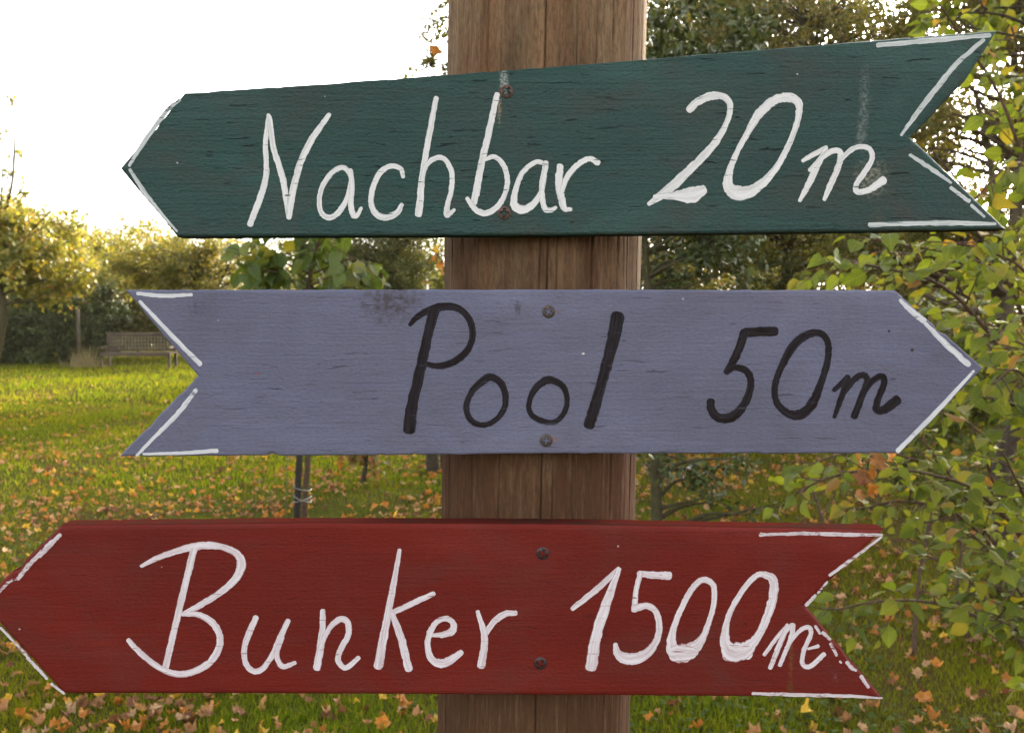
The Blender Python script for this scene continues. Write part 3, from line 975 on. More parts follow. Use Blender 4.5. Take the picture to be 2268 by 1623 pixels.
G("letter", "white letter m", [([(1693, 1449), (1718, 1415), (1744, 1384)], [9, 10, 10]), ([(1744, 1386), (1724, 1434), (1706, 1478)], [10, 12, 11]),
                               ([(1718, 1439), (1739, 1399), (1756, 1384), (1751, 1414), (1739, 1444), (1727, 1472)], [8, 10, 12, 12, 11, 10]),
                               ([(1741, 1434), (1768, 1399), (1789, 1388), (1796, 1402), (1781, 1438), (1777, 1468), (1794, 1475), (1825, 1448)], [8, 10, 11, 11, 11, 11, 12, 11]),
                               ([(1790, 1436), (1812, 1430)], [6, 9])], 61)
B_ = lambda s_, k: glyph(r_root, r_org, "border_line", None, s_, rb, k, .12)
B_([([(133, 1184), (110, 1206), (88, 1229)], [9, 13, 14]), ([(88, 1226), (62, 1254), (40, 1281)], [9, 11, 9]), ([(39, 1281), (20, 1288), (-10, 1320)], [6, 7, 6])], 62)
B_([([(2, 1390), (40, 1430), (62, 1455)], [6, 7, 6]), ([(61, 1456), (104, 1502)], [8, 7]), ([(114, 1514), (142, 1535)], [7, 5])], 63)
B_([([(1684, 1184), (1770, 1181), (1870, 1183), (1953, 1184)], [9, 8, 10, 6])], 64)
B_([([(1952, 1189), (1893, 1233), (1838, 1273)], [5, 8, 8]), ([(1832, 1288), (1812, 1312)], [5, 6]), ([(1806, 1318), (1786, 1339)], [7, 9])], 65)
B_([([(1806, 1386), (1816, 1402)], [7, 6]), ([(1822, 1400), (1838, 1415)], [8, 7]), ([(1840, 1425), (1853, 1450)], [8, 7]), ([(1860, 1464), (1863, 1467)], [5, 5]), ([(1876, 1466), (1886, 1478), (1896, 1484)], [9, 9, 6]), ([(1907, 1497), (1923, 1521)], [9, 7])], 66)
B_([([(1667, 1535), (1780, 1538), (1870, 1540), (1953, 1545)], [7, 10, 8, 5])], 67)
screws(r_root, r_org, [(1202, 1225, .35), (1197, 1468, .5)], dark_screw)


# ================================================================== leaves and trees
def leaf_template(prof, fold=.12, droop=.25, petiole=0.0, ripple=0.0, seed=0):
    """midrib plus two sides; x across, y along (length 1), z up"""
    rs = np.random.RandomState(seed)
    V, F3, F4 = [], [], []
    for t, wd in prof:
        z = -droop * t * t
        V.append([0, t, z])
        if wd > 0:
            V.append([-wd, t - wd * .10, z + fold * wd * 2 + rs.normal(0, ripple)])
            V.append([wd, t - wd * .10, z + fold * wd * 2 + rs.normal(0, ripple)])
    idx = []
    k = 0
    for t, wd in prof:
        idx.append((k, k + 1, k + 2) if wd > 0 else (k, k, k))
        k += 3 if wd > 0 else 1
    for a, b in zip(idx[:-1], idx[1:]):
        for s_ in (1, 2):
            q = [a[0], b[0], b[s_], a[s_]]
            if s_ == 1:
                q = q[::-1]
            u_ = []
            for x in q:
                if x not in u_:
                    u_.append(x)
            (F4 if len(u_) == 4 else F3).append(u_)
    if petiole:
        n = len(V)
        V += [[-.012, 0, 0], [.012, 0, 0], [.008, -petiole, -.02], [-.008, -petiole, -.02]]
        F4.append([n, n + 3, n + 2, n + 1])
    return np.array(V), np.array(F3).reshape(-1, 3).astype(int), np.array(F4).reshape(-1, 4).astype(int)


HAZEL = [leaf_template([(0, 0), (.06, .17), (.22, .33), (.46, .37), (.68, .27), (.87, .11), (1, 0)], f, d, .25, .03, k)
         for k, (f, d) in enumerate(((.12, .25), (.30, .50), (-.10, .20), (.05, .65), (.42, .15), (.20, -.20), (-.15, .50)))]
SMALL6 = leaf_template([(0, 0), (.28, .28), (.65, .24), (1, 0)], .12, .15)
OVAL = leaf_template([(0, 0), (.45, .27), (1, 0)], .12, .18)
WIDE = leaf_template([(0, 0), (.42, .42), (1, 0)], .10, .25)


def frames(axis, normal):
    a = axis / (np.linalg.norm(axis, axis=1)[:, None] + 1e-9)
    n = normal - np.sum(normal * a, 1)[:, None] * a
    n /= np.linalg.norm(n, axis=1)[:, None] + 1e-9
    s_ = np.cross(a, n)
    return s_, a, n


def cloud_mesh(name, pos, S, A, Nn, size, tmpl, mat, origin):
    V0, f3, f4 = tmpl
    n, k = len(pos), len(V0)
    V = pos[:, None, :] - origin + size[:, None, None] * (V0[None, :, 0:1] * S[:, None, :] + V0[None, :, 1:2] * A[:, None, :] + V0[None, :, 2:3] * Nn[:, None, :])
    off = (np.arange(n) * k)[:, None, None]
    g = []
    if len(f3):
        g.append((f3[None] + off).reshape(-1, 3))
    if len(f4):
        g.append((f4[None] + off).reshape(-1, 4))
    return mesh_np(name, V.reshape(-1, 3), g, [mat], False)


DENS = 2.5


def unit(v):
    return v / (np.linalg.norm(v) + 1e-9)


def ell(c, r, n, rs, cr, nl, shell=.55):
    """cluster centres inside an ellipsoid"""
    out = []
    for _ in range(n):
        d = unit(rs.normal(size=3))
        rad = rs.uniform(shell, 1) if rs.rand() < .7 else rs.uniform(0.1, shell)
        out.append((np.array(c) + np.array(r) * d * rad, cr * rs.uniform(.65, 1.35), int(nl * DENS * rs.uniform(.6, 1.4))))
    return out


def tree(name, label, cat, base, trunk, r0, clusters, leaf_m, size, tmpl, bark, group=None, seed=0, n_ind=0, ind_m=None, ind_meshes=None,
         flat=.7, twig_r=.004, trunk_n=8, limbs=True, droop=.35, extra_wood=(), part="crown", keep=None):
    rs = np.random.RandomState(seed)
    base = np.array([base[0], base[1], float(ground_h(np.array(base[0]), np.array(base[1])))])
    root = thing(name, label, cat, base, group)
    mb = MB()
    trunk = np.array(trunk, float)
    trunk[0] = base - [0, 0, .03]
    tp = catmull(trunk, 5)
    tr = r0 * (1 - .72 * np.linspace(0, 1, len(tp)) ** 1.1)
    tr[0] *= 1.35
    mb.tube(tp, tr, trunk_n)
    if twig_r:
        mb.build("trunk", bark, root, True, base)
    wood = MB()
    pos, ax = [], []
    for c, cr, nl in clusters:
        d2 = np.linalg.norm(tp - c, axis=1) + 1.2 * np.maximum(0, tp[:, 2] - c[2] + .25 * np.linalg.norm(tp[:, :2] - c[:2], axis=1))
        k = int(np.argmin(d2))
        p0 = tp[k]
        L = np.linalg.norm(c - p0)
        if limbs:
            mid = p0 * .5 + c * .5 + rs.normal(0, .07 * L, 3) + [0, 0, .06 * L]
            pl = catmull([p0, mid, c], 4)
            rr = min(tr[k] * .55, .012 + .018 * L)
            wood.tube(pl, np.linspace(rr, twig_r, len(pl)), 5)
        nt_ = max(3, int(5 * cr / .4))
        tw = []
        for _ in range(nt_):
            d = unit(rs.normal(size=3) * [1, 1, flat] + .5 * unit(c - p0))
            e = c + d * cr * rs.uniform(.8, 1.9)
            m2 = (c + e) / 2 + rs.normal(0, .08 * cr, 3)
            tw.append((c, m2, e))
            if limbs:
                wood.tube(np.array([c, m2, e]), [twig_r, twig_r * .7, twig_r * .35], 3)
        which = rs.randint(0, nt_, nl)
        t = rs.uniform(.05, 1.08, nl)
        C0, C1, C2 = (np.array([tw[i][q] for i in which]) for q in range(3))
        P = C0 * ((1 - t) ** 2)[:, None] + C1 * (2 * t * (1 - t))[:, None] + C2 * (t ** 2)[:, None]
        P += rs.normal(0, .26 * cr, (nl, 3))
        pos.append(P)
        ax.append((C2 - C0) / (np.linalg.norm(C2 - C0, axis=1)[:, None] + 1e-9) + rs.normal(0, .8, (nl, 3)) - [0, 0, droop])
    for pl, ra, rb_ in extra_wood:
        pl = catmull(pl, 5)
        wood.tube(pl, np.linspace(ra, rb_, len(pl)), 6)
    if wood.n:
        o = wood.build("branch_work", bark, root, False, base)
        o['kind'] = 'stuff'
    pos, ax = np.vstack(pos), np.vstack(ax)
    if keep is not None:
        k = keep(pos)
        pos, ax = pos[k], ax[k]
    nr = rs.normal(0, .75, pos.shape) + [0, -.15, .8]
    S, A, Nn = frames(ax, nr)
    sz = size * rs.uniform(.6, 1.25, len(pos))
    put_leaves(root, base, pos, S, A, Nn, sz, tmpl, leaf_m, n_ind, ind_m, ind_meshes, part, rs)
    return root


def put_leaves(root, base, pos, S, A, Nn, sz, tmpl, leaf_m, n_ind, ind_m, ind_meshes, part, rs):
    pick = np.zeros(len(pos), bool)
    if n_ind:
        ok = seen(pos + A * sz[:, None] * .5, 25)
        d = np.linalg.norm(pos - CAM, axis=1) / sz
        d[~ok] = 1e9
        o = np.argsort(d)[:n_ind]
        o = o[d[o] < 1e8]
        pick[o] = True
        for i in o:
            ob = obj("leaf", ind_meshes[rs.randint(len(ind_meshes))], root)
            M = Matrix.Identity(4)
            for r in range(3):
                M[r][0], M[r][1], M[r][2], M[r][3] = S[i][r] * sz[i], A[i][r] * sz[i], Nn[i][r] * sz[i], pos[i][r] - base[r]
            ob.matrix_basis = M
    if (~pick).any():
        k = ~pick
        o = obj(part, cloud_mesh(part, pos[k], S[k], A[k], Nn[k], sz[k], tmpl, leaf_m, base), root)
        o['kind'] = 'stuff'


def tmesh(name, t, mat):
    g = [x for x in (t[1], t[2]) if len(x)]
    return mesh_np(name, t[0], g, [mat], True)


BARK = bark_mat("bark_brown", (.055, .040, .028), (.105, .080, .055))
BARK_D = bark_mat("bark_dark", (.030, .022, .016), (.060, .045, .032))
BARK_G = bark_mat("bark_mossy", (.040, .032, .016), (.075, .062, .030))
TWIG = bark_mat("twig_red_brown", (.070, .040, .026), (.125, .080, .052), 40)

# leaf colour ramps (true leaf colours)
HZ = [(0, (.070, .105, .012)), (.35, (.105, .145, .015)), (.70, (.145, .172, .018)), (.90, (.180, .185, .024)), (.97, (.290, .215, .022)), (1, (.260, .115, .030))]
hz_i = leaf_mat("hazel_leaf", HZ, 'island', .50, (1.25, 1.2, .55), .55, .25)
hz_o = leaf_mat("hazel_leaf_single", HZ, 'object', .50, (1.25, 1.2, .55), .55, .25)
DK = [(0, (.024, .036, .006)), (.4, (.044, .058, .008)), (.75, (.075, .082, .011)), (.94, (.105, .105, .018)), (1, (.22, .11, .025))]
dk_i = leaf_mat("hedge_tree_leaf", DK, 'island', .38, (1.2, 1.15, .5))
OL = [(0, (.058, .066, .008)), (.45, (.100, .105, .012)), (.85, (.145, .140, .016)), (1, (.25, .15, .025))]
ol_i = leaf_mat("olive_tree_leaf", OL, 'island', .42, (1.2, 1.1, .5))
YL = [(0, (.105, .125, .020)), (.4, (.160, .172, .028)), (.78, (.215, .205, .036)), (.95, (.31, .23, .04)), (1, (.34, .16, .035))]
yl_i = leaf_mat("autumn_tree_leaf", YL, 'island', .48, (1.2, 1.1, .6))
GG = [(0, (.060, .080, .022)), (.5, (.105, .125, .032)), (.85, (.160, .165, .042)), (1, (.27, .21, .05))]
gg_i = leaf_mat("grey_green_leaf", GG, 'island', .40, (1.15, 1.15, .6), .5, .3)
HO = [(0, (.018, .032, .008)), (.6, (.040, .058, .013)), (1, (.085, .100, .022))]
ho_i = leaf_mat("holly_leaf", HO, 'island', .15, (1.1, 1.2, .5), .5, .22)
YT = [(0, (.045, .085, .016)), (.5, (.075, .120, .020)), (.85, (.110, .150, .026)), (1, (.24, .20, .03))]
yt_i = leaf_mat("young_tree_leaf", YT, 'island', .40)
yt_o = leaf_mat("young_tree_leaf_single", YT, 'object', .40)
fr_o = leaf_mat("russet_leaf", [(0, (.30, .11, .025)), (.5, (.42, .20, .03)), (1, (.26, .10, .04))], 'object', .35, (1.2, .9, .4))
HZ_ME = [tmesh("leaf", t, hz_o) for t in HAZEL]
YT_ME = [tmesh("leaf", t, yt_o) for t in HAZEL]

# ---------------- far trees closing the horizon
rs0 = np.random.RandomState(21)
far = [(-22, 44, 5.2, 4.5, yl_i, "pale far tree leftmost of the row beyond the garden"), (-14.6, 37, 5.0, 3.1, yl_i, "rounded golden green tree standing far behind the bench"),
       (-9.5, 46, 3.4, 4.0, gg_i, "low grey green far tree right of the golden one"), (-4, 42, 3.2, 3.8, gg_i, "far grey green tree seen between the young tree and the post"),
       (2.5, 40, 4.6, 4.2, dk_i, "dark far tree hidden mostly behind the timber post"), (8.5, 34, 5.2, 4.0, ol_i, "olive far tree behind the right-hand thicket"),
       (15, 36, 5.0, 4.6, ol_i, "far olive tree behind the hazel leaves, near the right edge"), (22, 40, 6.0, 5.0, dk_i, "dark far tree past the right edge of the hazel")]
for k, (x, y, h, r, m, lab) in enumerate(far):
    c = ell((x, y, h * .52), (r, r * .8, h * .47), 60, rs0, r * .20, 130)
    tree("broadleaf_tree", lab, "tree", (x, y), [(x, y, 0), (x + .2, y, h * .3), (x, y, h * .75)], .20, c, m, .17, OVAL, BARK, "trees closing the far side of the garden", 100 + k, twig_r=.02, limbs=False)

# ---------------- left side
rsq = np.random.RandomState(29)
hb = px(640, 800, 28)
hc = []
for u in range(300, 1010, 24):
    for _ in range(5):
        hc.append((px(u + rsq.uniform(-14, 14), rsq.uniform(540, 740), 28 + rsq.uniform(-.5, .5)), .34, int(150 * rsq.uniform(.6, 1.3))))
tree("garden_hedge", "tall mixed green hedge closing the garden behind the twiggy tree, left of the post", "hedge", (hb[0], 28.2), [hb, px(640, 720, 28.2), px(640, 640, 28.2)], .06, hc, ol_i, .095, OVAL, BARK, None, 30, twig_r=0, limbs=False, part="foliage")
# yellow-green tree at the left edge, partly out of frame, with thin top twigs
D = 13.0
P = lambda u, v, d=None: px(u, v, D if d is None else d)
rsa = np.random.RandomState(31)
base = px(-42, 925, 12.4)
cl = ell(P(20, 560), (1.15, 1.0, .62), 44, rsa, .25, 130) + ell(P(-90, 470), (.8, .8, .8), 14, rsa, .25, 90)
for (u, v) in ((30, 340), (18, 385), (40, 420), (8, 300), (20, 470), (30, 230), (60, 440), (120, 490), (150, 520)):
    cl.append((P(u, v), .09, 18))
wood = [([P(-60, 650), P(-20, 560), P(20, 440), P(32, 330), P(22, 180)], .03, .006), ([P(-30, 600), P(60, 520), P(110, 470)], .02, .005)]
tree("garden_tree", "yellow green tree at the left edge with thin twigs rising against the sky", "tree", (base[0], 12.4),
     [base, px(-12, 800, 12.4), px(8, 700, 12.5), px(0, 640, 12.7), P(-5, 560)], .075, cl, yl_i, .068, WIDE, BARK_G, None, 32, extra_wood=wood)
# mass behind it
D = 24.8
cl = ell(P(60, 590), (1.95, 1.2, 1.45), 80, rsa, .38, 170) + ell(P(150, 610), (1.2, .9, 1.0), 36, rsa, .32, 150)
b = P(70, 800)
tree("garden_tree", "broad yellowing tree rising behind the dark bush left of the bench", "tree", (b[0], 25), [b, P(70, 760, 25), P(75, 600, 25)], .09, cl, yl_i, .085, WIDE, BARK, None, 33)
# golden tree further right
D = 27.0
cl = ell(P(170, 600), (.7, .6, .95), 26, rsa, .3, 150)
b = P(180, 800)
tree("garden_tree", "narrow orange tinged tree in the gap left of the rounded golden tree", "tree", (b[0], 27.3), [b, P(180, 740, 27.3), P(175, 600, 27.3)], .10, cl, yl_i, .10, WIDE, BARK, None, 34)
# brownish apple tree between the boards
D = 16.0
rsb = np.random.RandomState(35)
cl = ell(P(450, 590), (1.25, .8, .70), 70, rsb, .26, 100) + ell(P(330, 610), (.6, .6, .55), 16, rsb, .25, 90)
b = px(450, 870, 16)
wood = [([P(430, 720), P(400, 640), P(350, 560)], .035, .006), ([P(450, 700), P(500, 600), P(530, 545)], .03, .006), ([P(440, 700), P(470, 590), P(455, 540)], .025, .005), ([P(430, 690), P(380, 610), P(300, 590)], .025, .005)]
tree("apple_tree", "twiggy brownish yellow tree between the green board and the blue one", "tree", (b[0], 16.2), [b, P(450, 780), P(440, 700), P(445, 600)], .09, cl, yl_i, .060, OVAL, BARK, None, 36, extra_wood=wood)
# grey-green willow-like tree left of the post
D = 17.0
rsc = np.random.RandomState(37)
cl = ell(P(880, 480), (1.15, .9, 1.2), 60, rsc, .30, 190) + ell(P(800, 580), (.9, .7, .55), 26, rsc, .26, 170)
cl += ell(P(900, 600), (1.1, .6, .45), 34, rsc, .24, 130) + ell(P(700, 590), (.9, .6, .6), 26, rsc, .25, 130)
b = px(880, 860, 17)
tree("grey_leaved_tree", "dense grey green small-leaved tree just left of the timber post", "tree", (b[0], 17.4), [b, P(880, 760), P(885, 640), P(880, 480)], .11, cl, gg_i, .055, OVAL, BARK, None, 38)

# dark bush behind the fence, and the pale bush by the bench
D = 23.2
rsd = np.random.RandomState(41)
cl = ell(P(70, 735), (1.75, .9, 1.0), 76, rsd, .30, 200, .4)
b = P(60, 826)
tree("evergreen_bush", "dark glossy evergreen bush behind the wire fence at the left", "bush", (b[0], 23.3), [b, P(60, 790), P(60, 740)], .06, cl, ho_i, .085, WIDE, BARK_D, None, 42)
cl = ell(P(200, 712), (.95, .7, .9), 34, rsd, .28, 200, .4)
b = P(185, 815)
tree("evergreen_bush", "smaller dark evergreen bush right behind the tall fence post", "bush", (b[0], 23.6), [b, P(185, 790, 23.6), P(185, 730, 23.6)], .05, cl, ho_i, .08, WIDE, BARK_D, None, 43)
D = 25.5
cl = ell(P(300, 695), (.95, .7, 1.0), 34, rsd, .27, 150, .4)
b = P(305, 800)
tree("leafy_bush", "pale yellow green bush growing right behind the wooden bench", "bush", (b[0], 25.6), [b, P(305, 770), P(300, 700)], .05, cl, yl_i, .09, WIDE, BARK, None, 44)
D = 26
cl = ell(P(430, 705), (1.3, .8, .9), 34, rsd, .3, 170, .4)
b = P(430, 800)
tree("leafy_bush", "dull green bush behind the right end of the bench", "bush", (b[0], 26.2), [b, P(430, 770), P(430, 700)], .05, cl, ol_i, .09, WIDE, BARK, None, 45)

# ---------------- young staked tree
D = 5.2
rsy = np.random.RandomState(51)
b = px(672, 1272, D)
root_y = None
tr_pts = [b, px(675, 1120, D), px(683, 1000, D), px(688, 820, D), px(680, 690, D), px(690, 590, D), px(705, 520, D), px(690, 380, D)]
cl = []
for (u, v, r, n) in ((600, 560, .12, 20), (570, 595, .10, 14), (640, 600, .12, 20), (655, 545, .11, 18), (720, 560, .12, 20), (740, 610, .12, 22), (780, 570, .10, 12), (690, 630, .12, 18),
                     (590, 640, .12, 14), (770, 640, .12, 18), (640, 660, .12, 16), (660, 450, .13, 18), (720, 430, .13, 18), (690, 380, .12, 14), (620, 500, .12, 14), (770, 510, .12, 14), (800, 625, .08, 8), (545, 560, .07, 6)):
    cl.append((px(u, v, D + rsy.uniform(-.25, .3)), r, n))
ytree = tree("young_tree", "young big-leaved tree tied to a dark stake behind the boards", "tree", (b[0], D), tr_pts, .020, cl, yt_i, .105, HAZEL[0], TWIG, None, 52, n_ind=300, ind_m=yt_o, ind_meshes=YT_ME, twig_r=.004, droop=.7, part="foliage")
sb = px(652, 1275, 5.12)
stk = thing("tree_stake", "straight dark stake tied beside the thin brown trunk of the young tree", "stake", (sb[0], 5.12, 0))
mb = MB()
mb.tube(np.array([px(652, 1275, 5.12) - [0, 0, .1], px(659, 1100, 5.12), px(666, 960, 5.12), px(670, 860, 5.12)]), [.0185, .0185, .018, .018], 10)
mb.build("pole", plain_wood("stake_wood", (.022, .018, .014), (.045, .036, .028), (60, 60, 5)), stk, True, (sb[0], 5.12, 0))
mb = MB()
for v, dz in ((1078, 8), (1098, 14), (1112, -10)):
    a, c = px(650, v, 5.08), px(686, v + dz, 5.14)
    mb.tube(catmull([a + [0, .03, 0], a, (a + c) / 2 + [0, -.03, 0], c, c + [.0, .05, 0]], 4), .0032, 5)
o = mb.build("tie_wire", simple("wire_grey", (.20, .19, .17), .4, .5, .6), stk, True, (sb[0], 5.12, 0))
# thin green cane
cb = px(632, 1240, 5.3)
mb = MB()
mb.tube(np.array([cb, px(636, 1040, 5.3), px(638, 900, 5.3)]), [.0045, .004, .003], 6)
o = mb.build("garden_cane", simple("green_cane", (.10, .13, .04), .6), None, True, cb)
o.location = cb
tag(o, "thin green cane standing left of the dark stake", "cane")

# little sapling with brown leaves left of the post, below the blue board
D = 7.7
b = px(803, 1076, D)
rss = np.random.RandomState(53)
cl = [(px(u, v, D), .10, n) for u, v, n in ((800, 1015, 22), (830, 1020, 26), (780, 1012, 18), (815, 1040, 8), (790, 980, 20), (830, 985, 20))]
bl_i = leaf_mat("sapling_leaf", [(0, (.09, .10, .02)), (.4, (.16, .12, .03)), (.7, (.24, .10, .03)), (1, (.20, .07, .025))], 'island', .35)
tree("sapling", "short sapling with russet leaves left of the post, below the blue board", "tree", (b[0], D), [b, px(806, 1052, D), px(812, 1020, D), px(812, 985, D)], .028, cl, bl_i, .075, HAZEL[1], BARK_D, None, 54, twig_r=.004)

# hawthorn behind the post
D = 8.3
rsh = np.random.RandomState(55)
b = px(962, 1052, D)
cl = ell(px(1190, 130, D), (1.0, .8, 1.1), 46, rsh, .24, 90)
for (u, v) in ((950, 60), (965, 130), (935, 145), (960, 95), (985, 40), (975, 15), (955, 150), (990, 150), (985, 80), (975, 600), (965, 560), (985, 640), (960, 620)):
    cl.append((px(u, v, D), .075, 34))
cl += [(px(918, 150, D), .03, 5), (px(1000, 590, D), .2, 40), (px(1450, 60, D), .25, 120), (px(1480, 110, D), .2, 80), (px(1440, 20, D), .25, 120)]
w_ = [([px(990, 1050, D + .2), px(985, 980, D + .2), px(990, 760, D), px(1080, 500, D), px(1100, 300, D)], .055, .02), ([px(1010, 640, D), px(985, 600, D), px(975, 540, D)], .012, .004), ([px(1080, 200, D), px(1000, 150, D), px(950, 140, D)], .018, .004),
      ([px(1090, 150, D), px(1000, 80, D), px(965, 20, D)], .018, .004)]
tree("hawthorn_tree", "small-leaved tree standing directly behind the timber post, two dark stems", "tree", (b[0], D), [b, px(958, 1000, D), px(975, 850, D), px(1050, 600, D), px(1120, 400, D), px(1180, 150, D)], .065, cl, ol_i, .050, SMALL6, BARK_D, None, 56, extra_wood=w_)
# russet leaves caught in it
caught = thing("maple_twig", "dead maple twig with orange leaves caught beside the post", "twig", px(975, 560, 7.6))


def maple_template(seed, curl=.25):
    rs = np.random.RandomState(seed)
    ang = [-90, -62, -40, -22, -4, 10, 30, 46, 62, 90, 118, 134, 150, 170, 184, 202, 220, 242]
    rad = [.14, .42, .40, .72, .46, .58, .98, .60, .62, 1.1, .62, .60, .98, .58, .46, .72, .40, .42]
    V = [[0, 0, 0]]
    c1, c2, tw = rs.uniform(-curl, curl * 1.6), rs.uniform(-curl * .3, curl * 1.2), rs.uniform(-.4, .4)
    for a, r in zip(ang, rad):
        r = (r * .62 + .30) * rs.uniform(.78, 1.15) * .5
        a = math.radians(a + rs.normal(0, 3))
        x, y = r * math.cos(a), r * math.sin(a)
        V.append([x, y, 2.0 * c1 * x * x + 1.6 * c2 * y * y + tw * x * y + rs.normal(0, .085)])
    # inner ring for bending
    n = len(ang)
    for a, r in zip(ang, rad):
        r *= .26
        a = math.radians(a)
        x, y = r * math.cos(a), r * math.sin(a)
        V.append([x, y, 2.0 * c1 * x * x + 1.6 * c2 * y * y + rs.normal(0, .05)])
    F3 = [[0, 1 + n + k, 1 + n + (k + 1) % n] for k in range(n)]
    F4 = [[1 + n + k, 1 + k, 1 + (k + 1) % n, 1 + n + (k + 1) % n] for k in range(n)]
    m = len(V)
    V += [[-.012, -.06, 0], [.012, -.06, 0], [.02, -.55, .07], [-.005, -.55, .07]]
    F4.append([m, m + 3, m + 2, m + 1])
    V = np.array(V)
    V[:, 2] -= np.percentile(V[:, 2], 12)
    return V, np.array(F3), np.array(F4)


MAPLE = [maple_template(k, .95) for k in range(9)]
fl_m = {}
for nm, c in (("tan", (.40, .205, .080)), ("pale", (.50, .31, .15)), ("orange", (.47, .19, .030)), ("yellow", (.58, .36, .035)), ("brown", (.185, .078, .030))):
    q = N("fallen_leaf_" + nm)
    nz = q.noise(q.coord((7, 7, 7)), 1.0, 4, .65)
    cc = q.mix(q.ramp(nz, [(.4, 0.0), (.68, .7)]), c, (c[0] * .55, c[1] * .42, c[2] * .4))
    oi = q.n('ObjectInfo').outputs['Random']
    hv = q.n('HueSaturation')
    q.l(cc, hv.inputs['Color'])
    q.l(q.math('ADD', q.math('MULTIPLY', oi, .6), .68), hv.inputs['Value'])
    p = q.principled(hv.outputs[0], .6, .25)
    tr = q.n('BsdfTranslucent')
    q.l(hv.outputs[0], tr.inputs['Color'])
    mx = q.n('MixShader')
    mx.inputs[0].default_value = .25
    q.l(p.outputs[0], mx.inputs[1])
    q.l(tr.outputs[0], mx.inputs[2])
    fl_m[nm] = q.done(mx)
fl_mesh = {nm: [tmesh("fallen_leaf", t, m) for t in MAPLE] for nm, m in fl_m.items()}

bp = np.array(px(975, 560, 7.6))
mb = MB()
mb.tube(catmull([px(1010, 600, 7.6), px(985, 585, 7.6), px(965, 560, 7.6)], 4), [.004] * 9, 5)
mb.build("stem", BARK_D, caught, True, bp)
rsm = np.random.RandomState(5)
for (u, v, nm, s_) in ((964, 556, "yellow", .11), (958, 575, "orange", .08), (975, 590, "orange", .09), (982, 603, "orange", .10), (978, 580, "tan", .07)):
    o = obj("leaf", fl_mesh[nm][rsm.randint(9)], caught, px(u, v, 7.55) - bp)
    o.scale = (s_, s_, s_)
    o.rotation_euler = (rsm.uniform(1.0, 2.0), rsm.uniform(-.5, .5), rsm.uniform(0, 6))
o = obj("maple_leaf", fl_mesh["orange"][2], None, px(964, 116, 7.9))
o.scale = (.15, .15, .15)
o.rotation_euler = (1.5, .3, .2)
tag(o, "single orange maple leaf caught high in the branches left of the post top", "leaf")

# ---------------- right side, from the back to the front
D = 14.0
rsr = np.random.RandomState(61)
cl = ell(P(1560, 20), (1.3, 1.0, .8), 60, rsr, .32, 80) + ell(P(1760, 30), (1.2, 1.0, .8), 50, rsr, .32, 80) + ell(P(1640, 170), (2.0, 1.5, 2.1), 130, rsr, .36, 110) + ell(P(1560, 480), (1.4, 1.2, .9), 60, rsr, .33, 170)
b = px(1640, 905, D)
tree("thicket_tree", "olive green tree rising behind the gap between post and sky, right of the post", "tree", (b[0], D), [b, P(1645, 760), P(1640, 500), P(1620, 250), P(1640, 60)], .13, cl, ol_i, .060, OVAL, BARK, None, 62)
D = 12.0
cl = ell(P(1850, 100), (1.6, 1.3, 1.5), 110, rsr, .30, 90) + ell(P(1780, 480), (1.2, 1.0, .75), 50, rsr, .3, 160)
b = px(1730, 965, D)
w_ = [([P(1740, 500), P(1690, 250), P(1670, 0)], .05, .02), ([P(1760, 450), P(1830, 250), P(1950, 40)], .05, .015), ([P(1750, 480), P(1850, 380), P(2000, 320)], .03, .01)]
tree("thicket_tree", "thin-stemmed tree with sky showing through, above the middle of the green board", "tree", (b[0], D), [b, P(1735, 760), P(1750, 500), P(1775, 300), P(1800, 60)], .10, cl, ol_i, .055, OVAL, BARK_D, None, 63, extra_wood=w_)
D = 10.0
cl = (ell(P(2180, 30), (1.3, 1.1, .75), 70, rsr, .26, 130) + ell(P(2310, 330), (.5, .8, 1.0), 40, rsr, .26, 110) + ell(P(2060, 540), (1.2, .9, .45), 50, rsr, .26, 120) + ell(P(2080, 270), (.35, .6, .6), 16, rsr, .2, 60))
b = px(2215, 1042, D)
w_ = [([P(2215, 700), P(2150, 450), P(2060, 330)], .03, .008), ([P(2230, 600), P(2200, 400), P(2160, 200)], .05, .02), ([P(2220, 300), P(2120, 150), P(2040, 60)], .02, .006)]
tree("thicket_tree", "leaning tree behind the split end of the green board, bright sky beside it", "tree", (b[0], D), [b, P(2220, 850), P(2235, 600), P(2260, 350), P(2240, 60)], .11, cl, ol_i, .055, OVAL, BARK, None, 64, extra_wood=w_)
# a denser screen further back
D = 19.0
for k, (u, rx, lab) in enumerate(((1500, 1.5, "hazy olive tree far behind the gap just right of the post"), (1800, 1.6, "hazy olive tree far behind the middle of the green board"), (2090, 1.4, "hazy olive tree far behind the split board end"),
                                  (2330, 1.4, "hazy olive tree far behind the right edge of the picture"))):
    cl = ell(P(u, 330), (rx, 1.2, 2.6), 90, rsr, .38, 75) + ell(P(u, 620), (rx, 1.0, .9), 40, rsr, .38, 120)
    b = px(u, 835, D)
    tree("thicket_tree", lab, "tree", (b[0], D), [b, P(u + 5, 700), P(u - 8, 400)], .11, cl, ol_i, .075, OVAL, BARK, "trees at the back of the thicket", 640 + k)
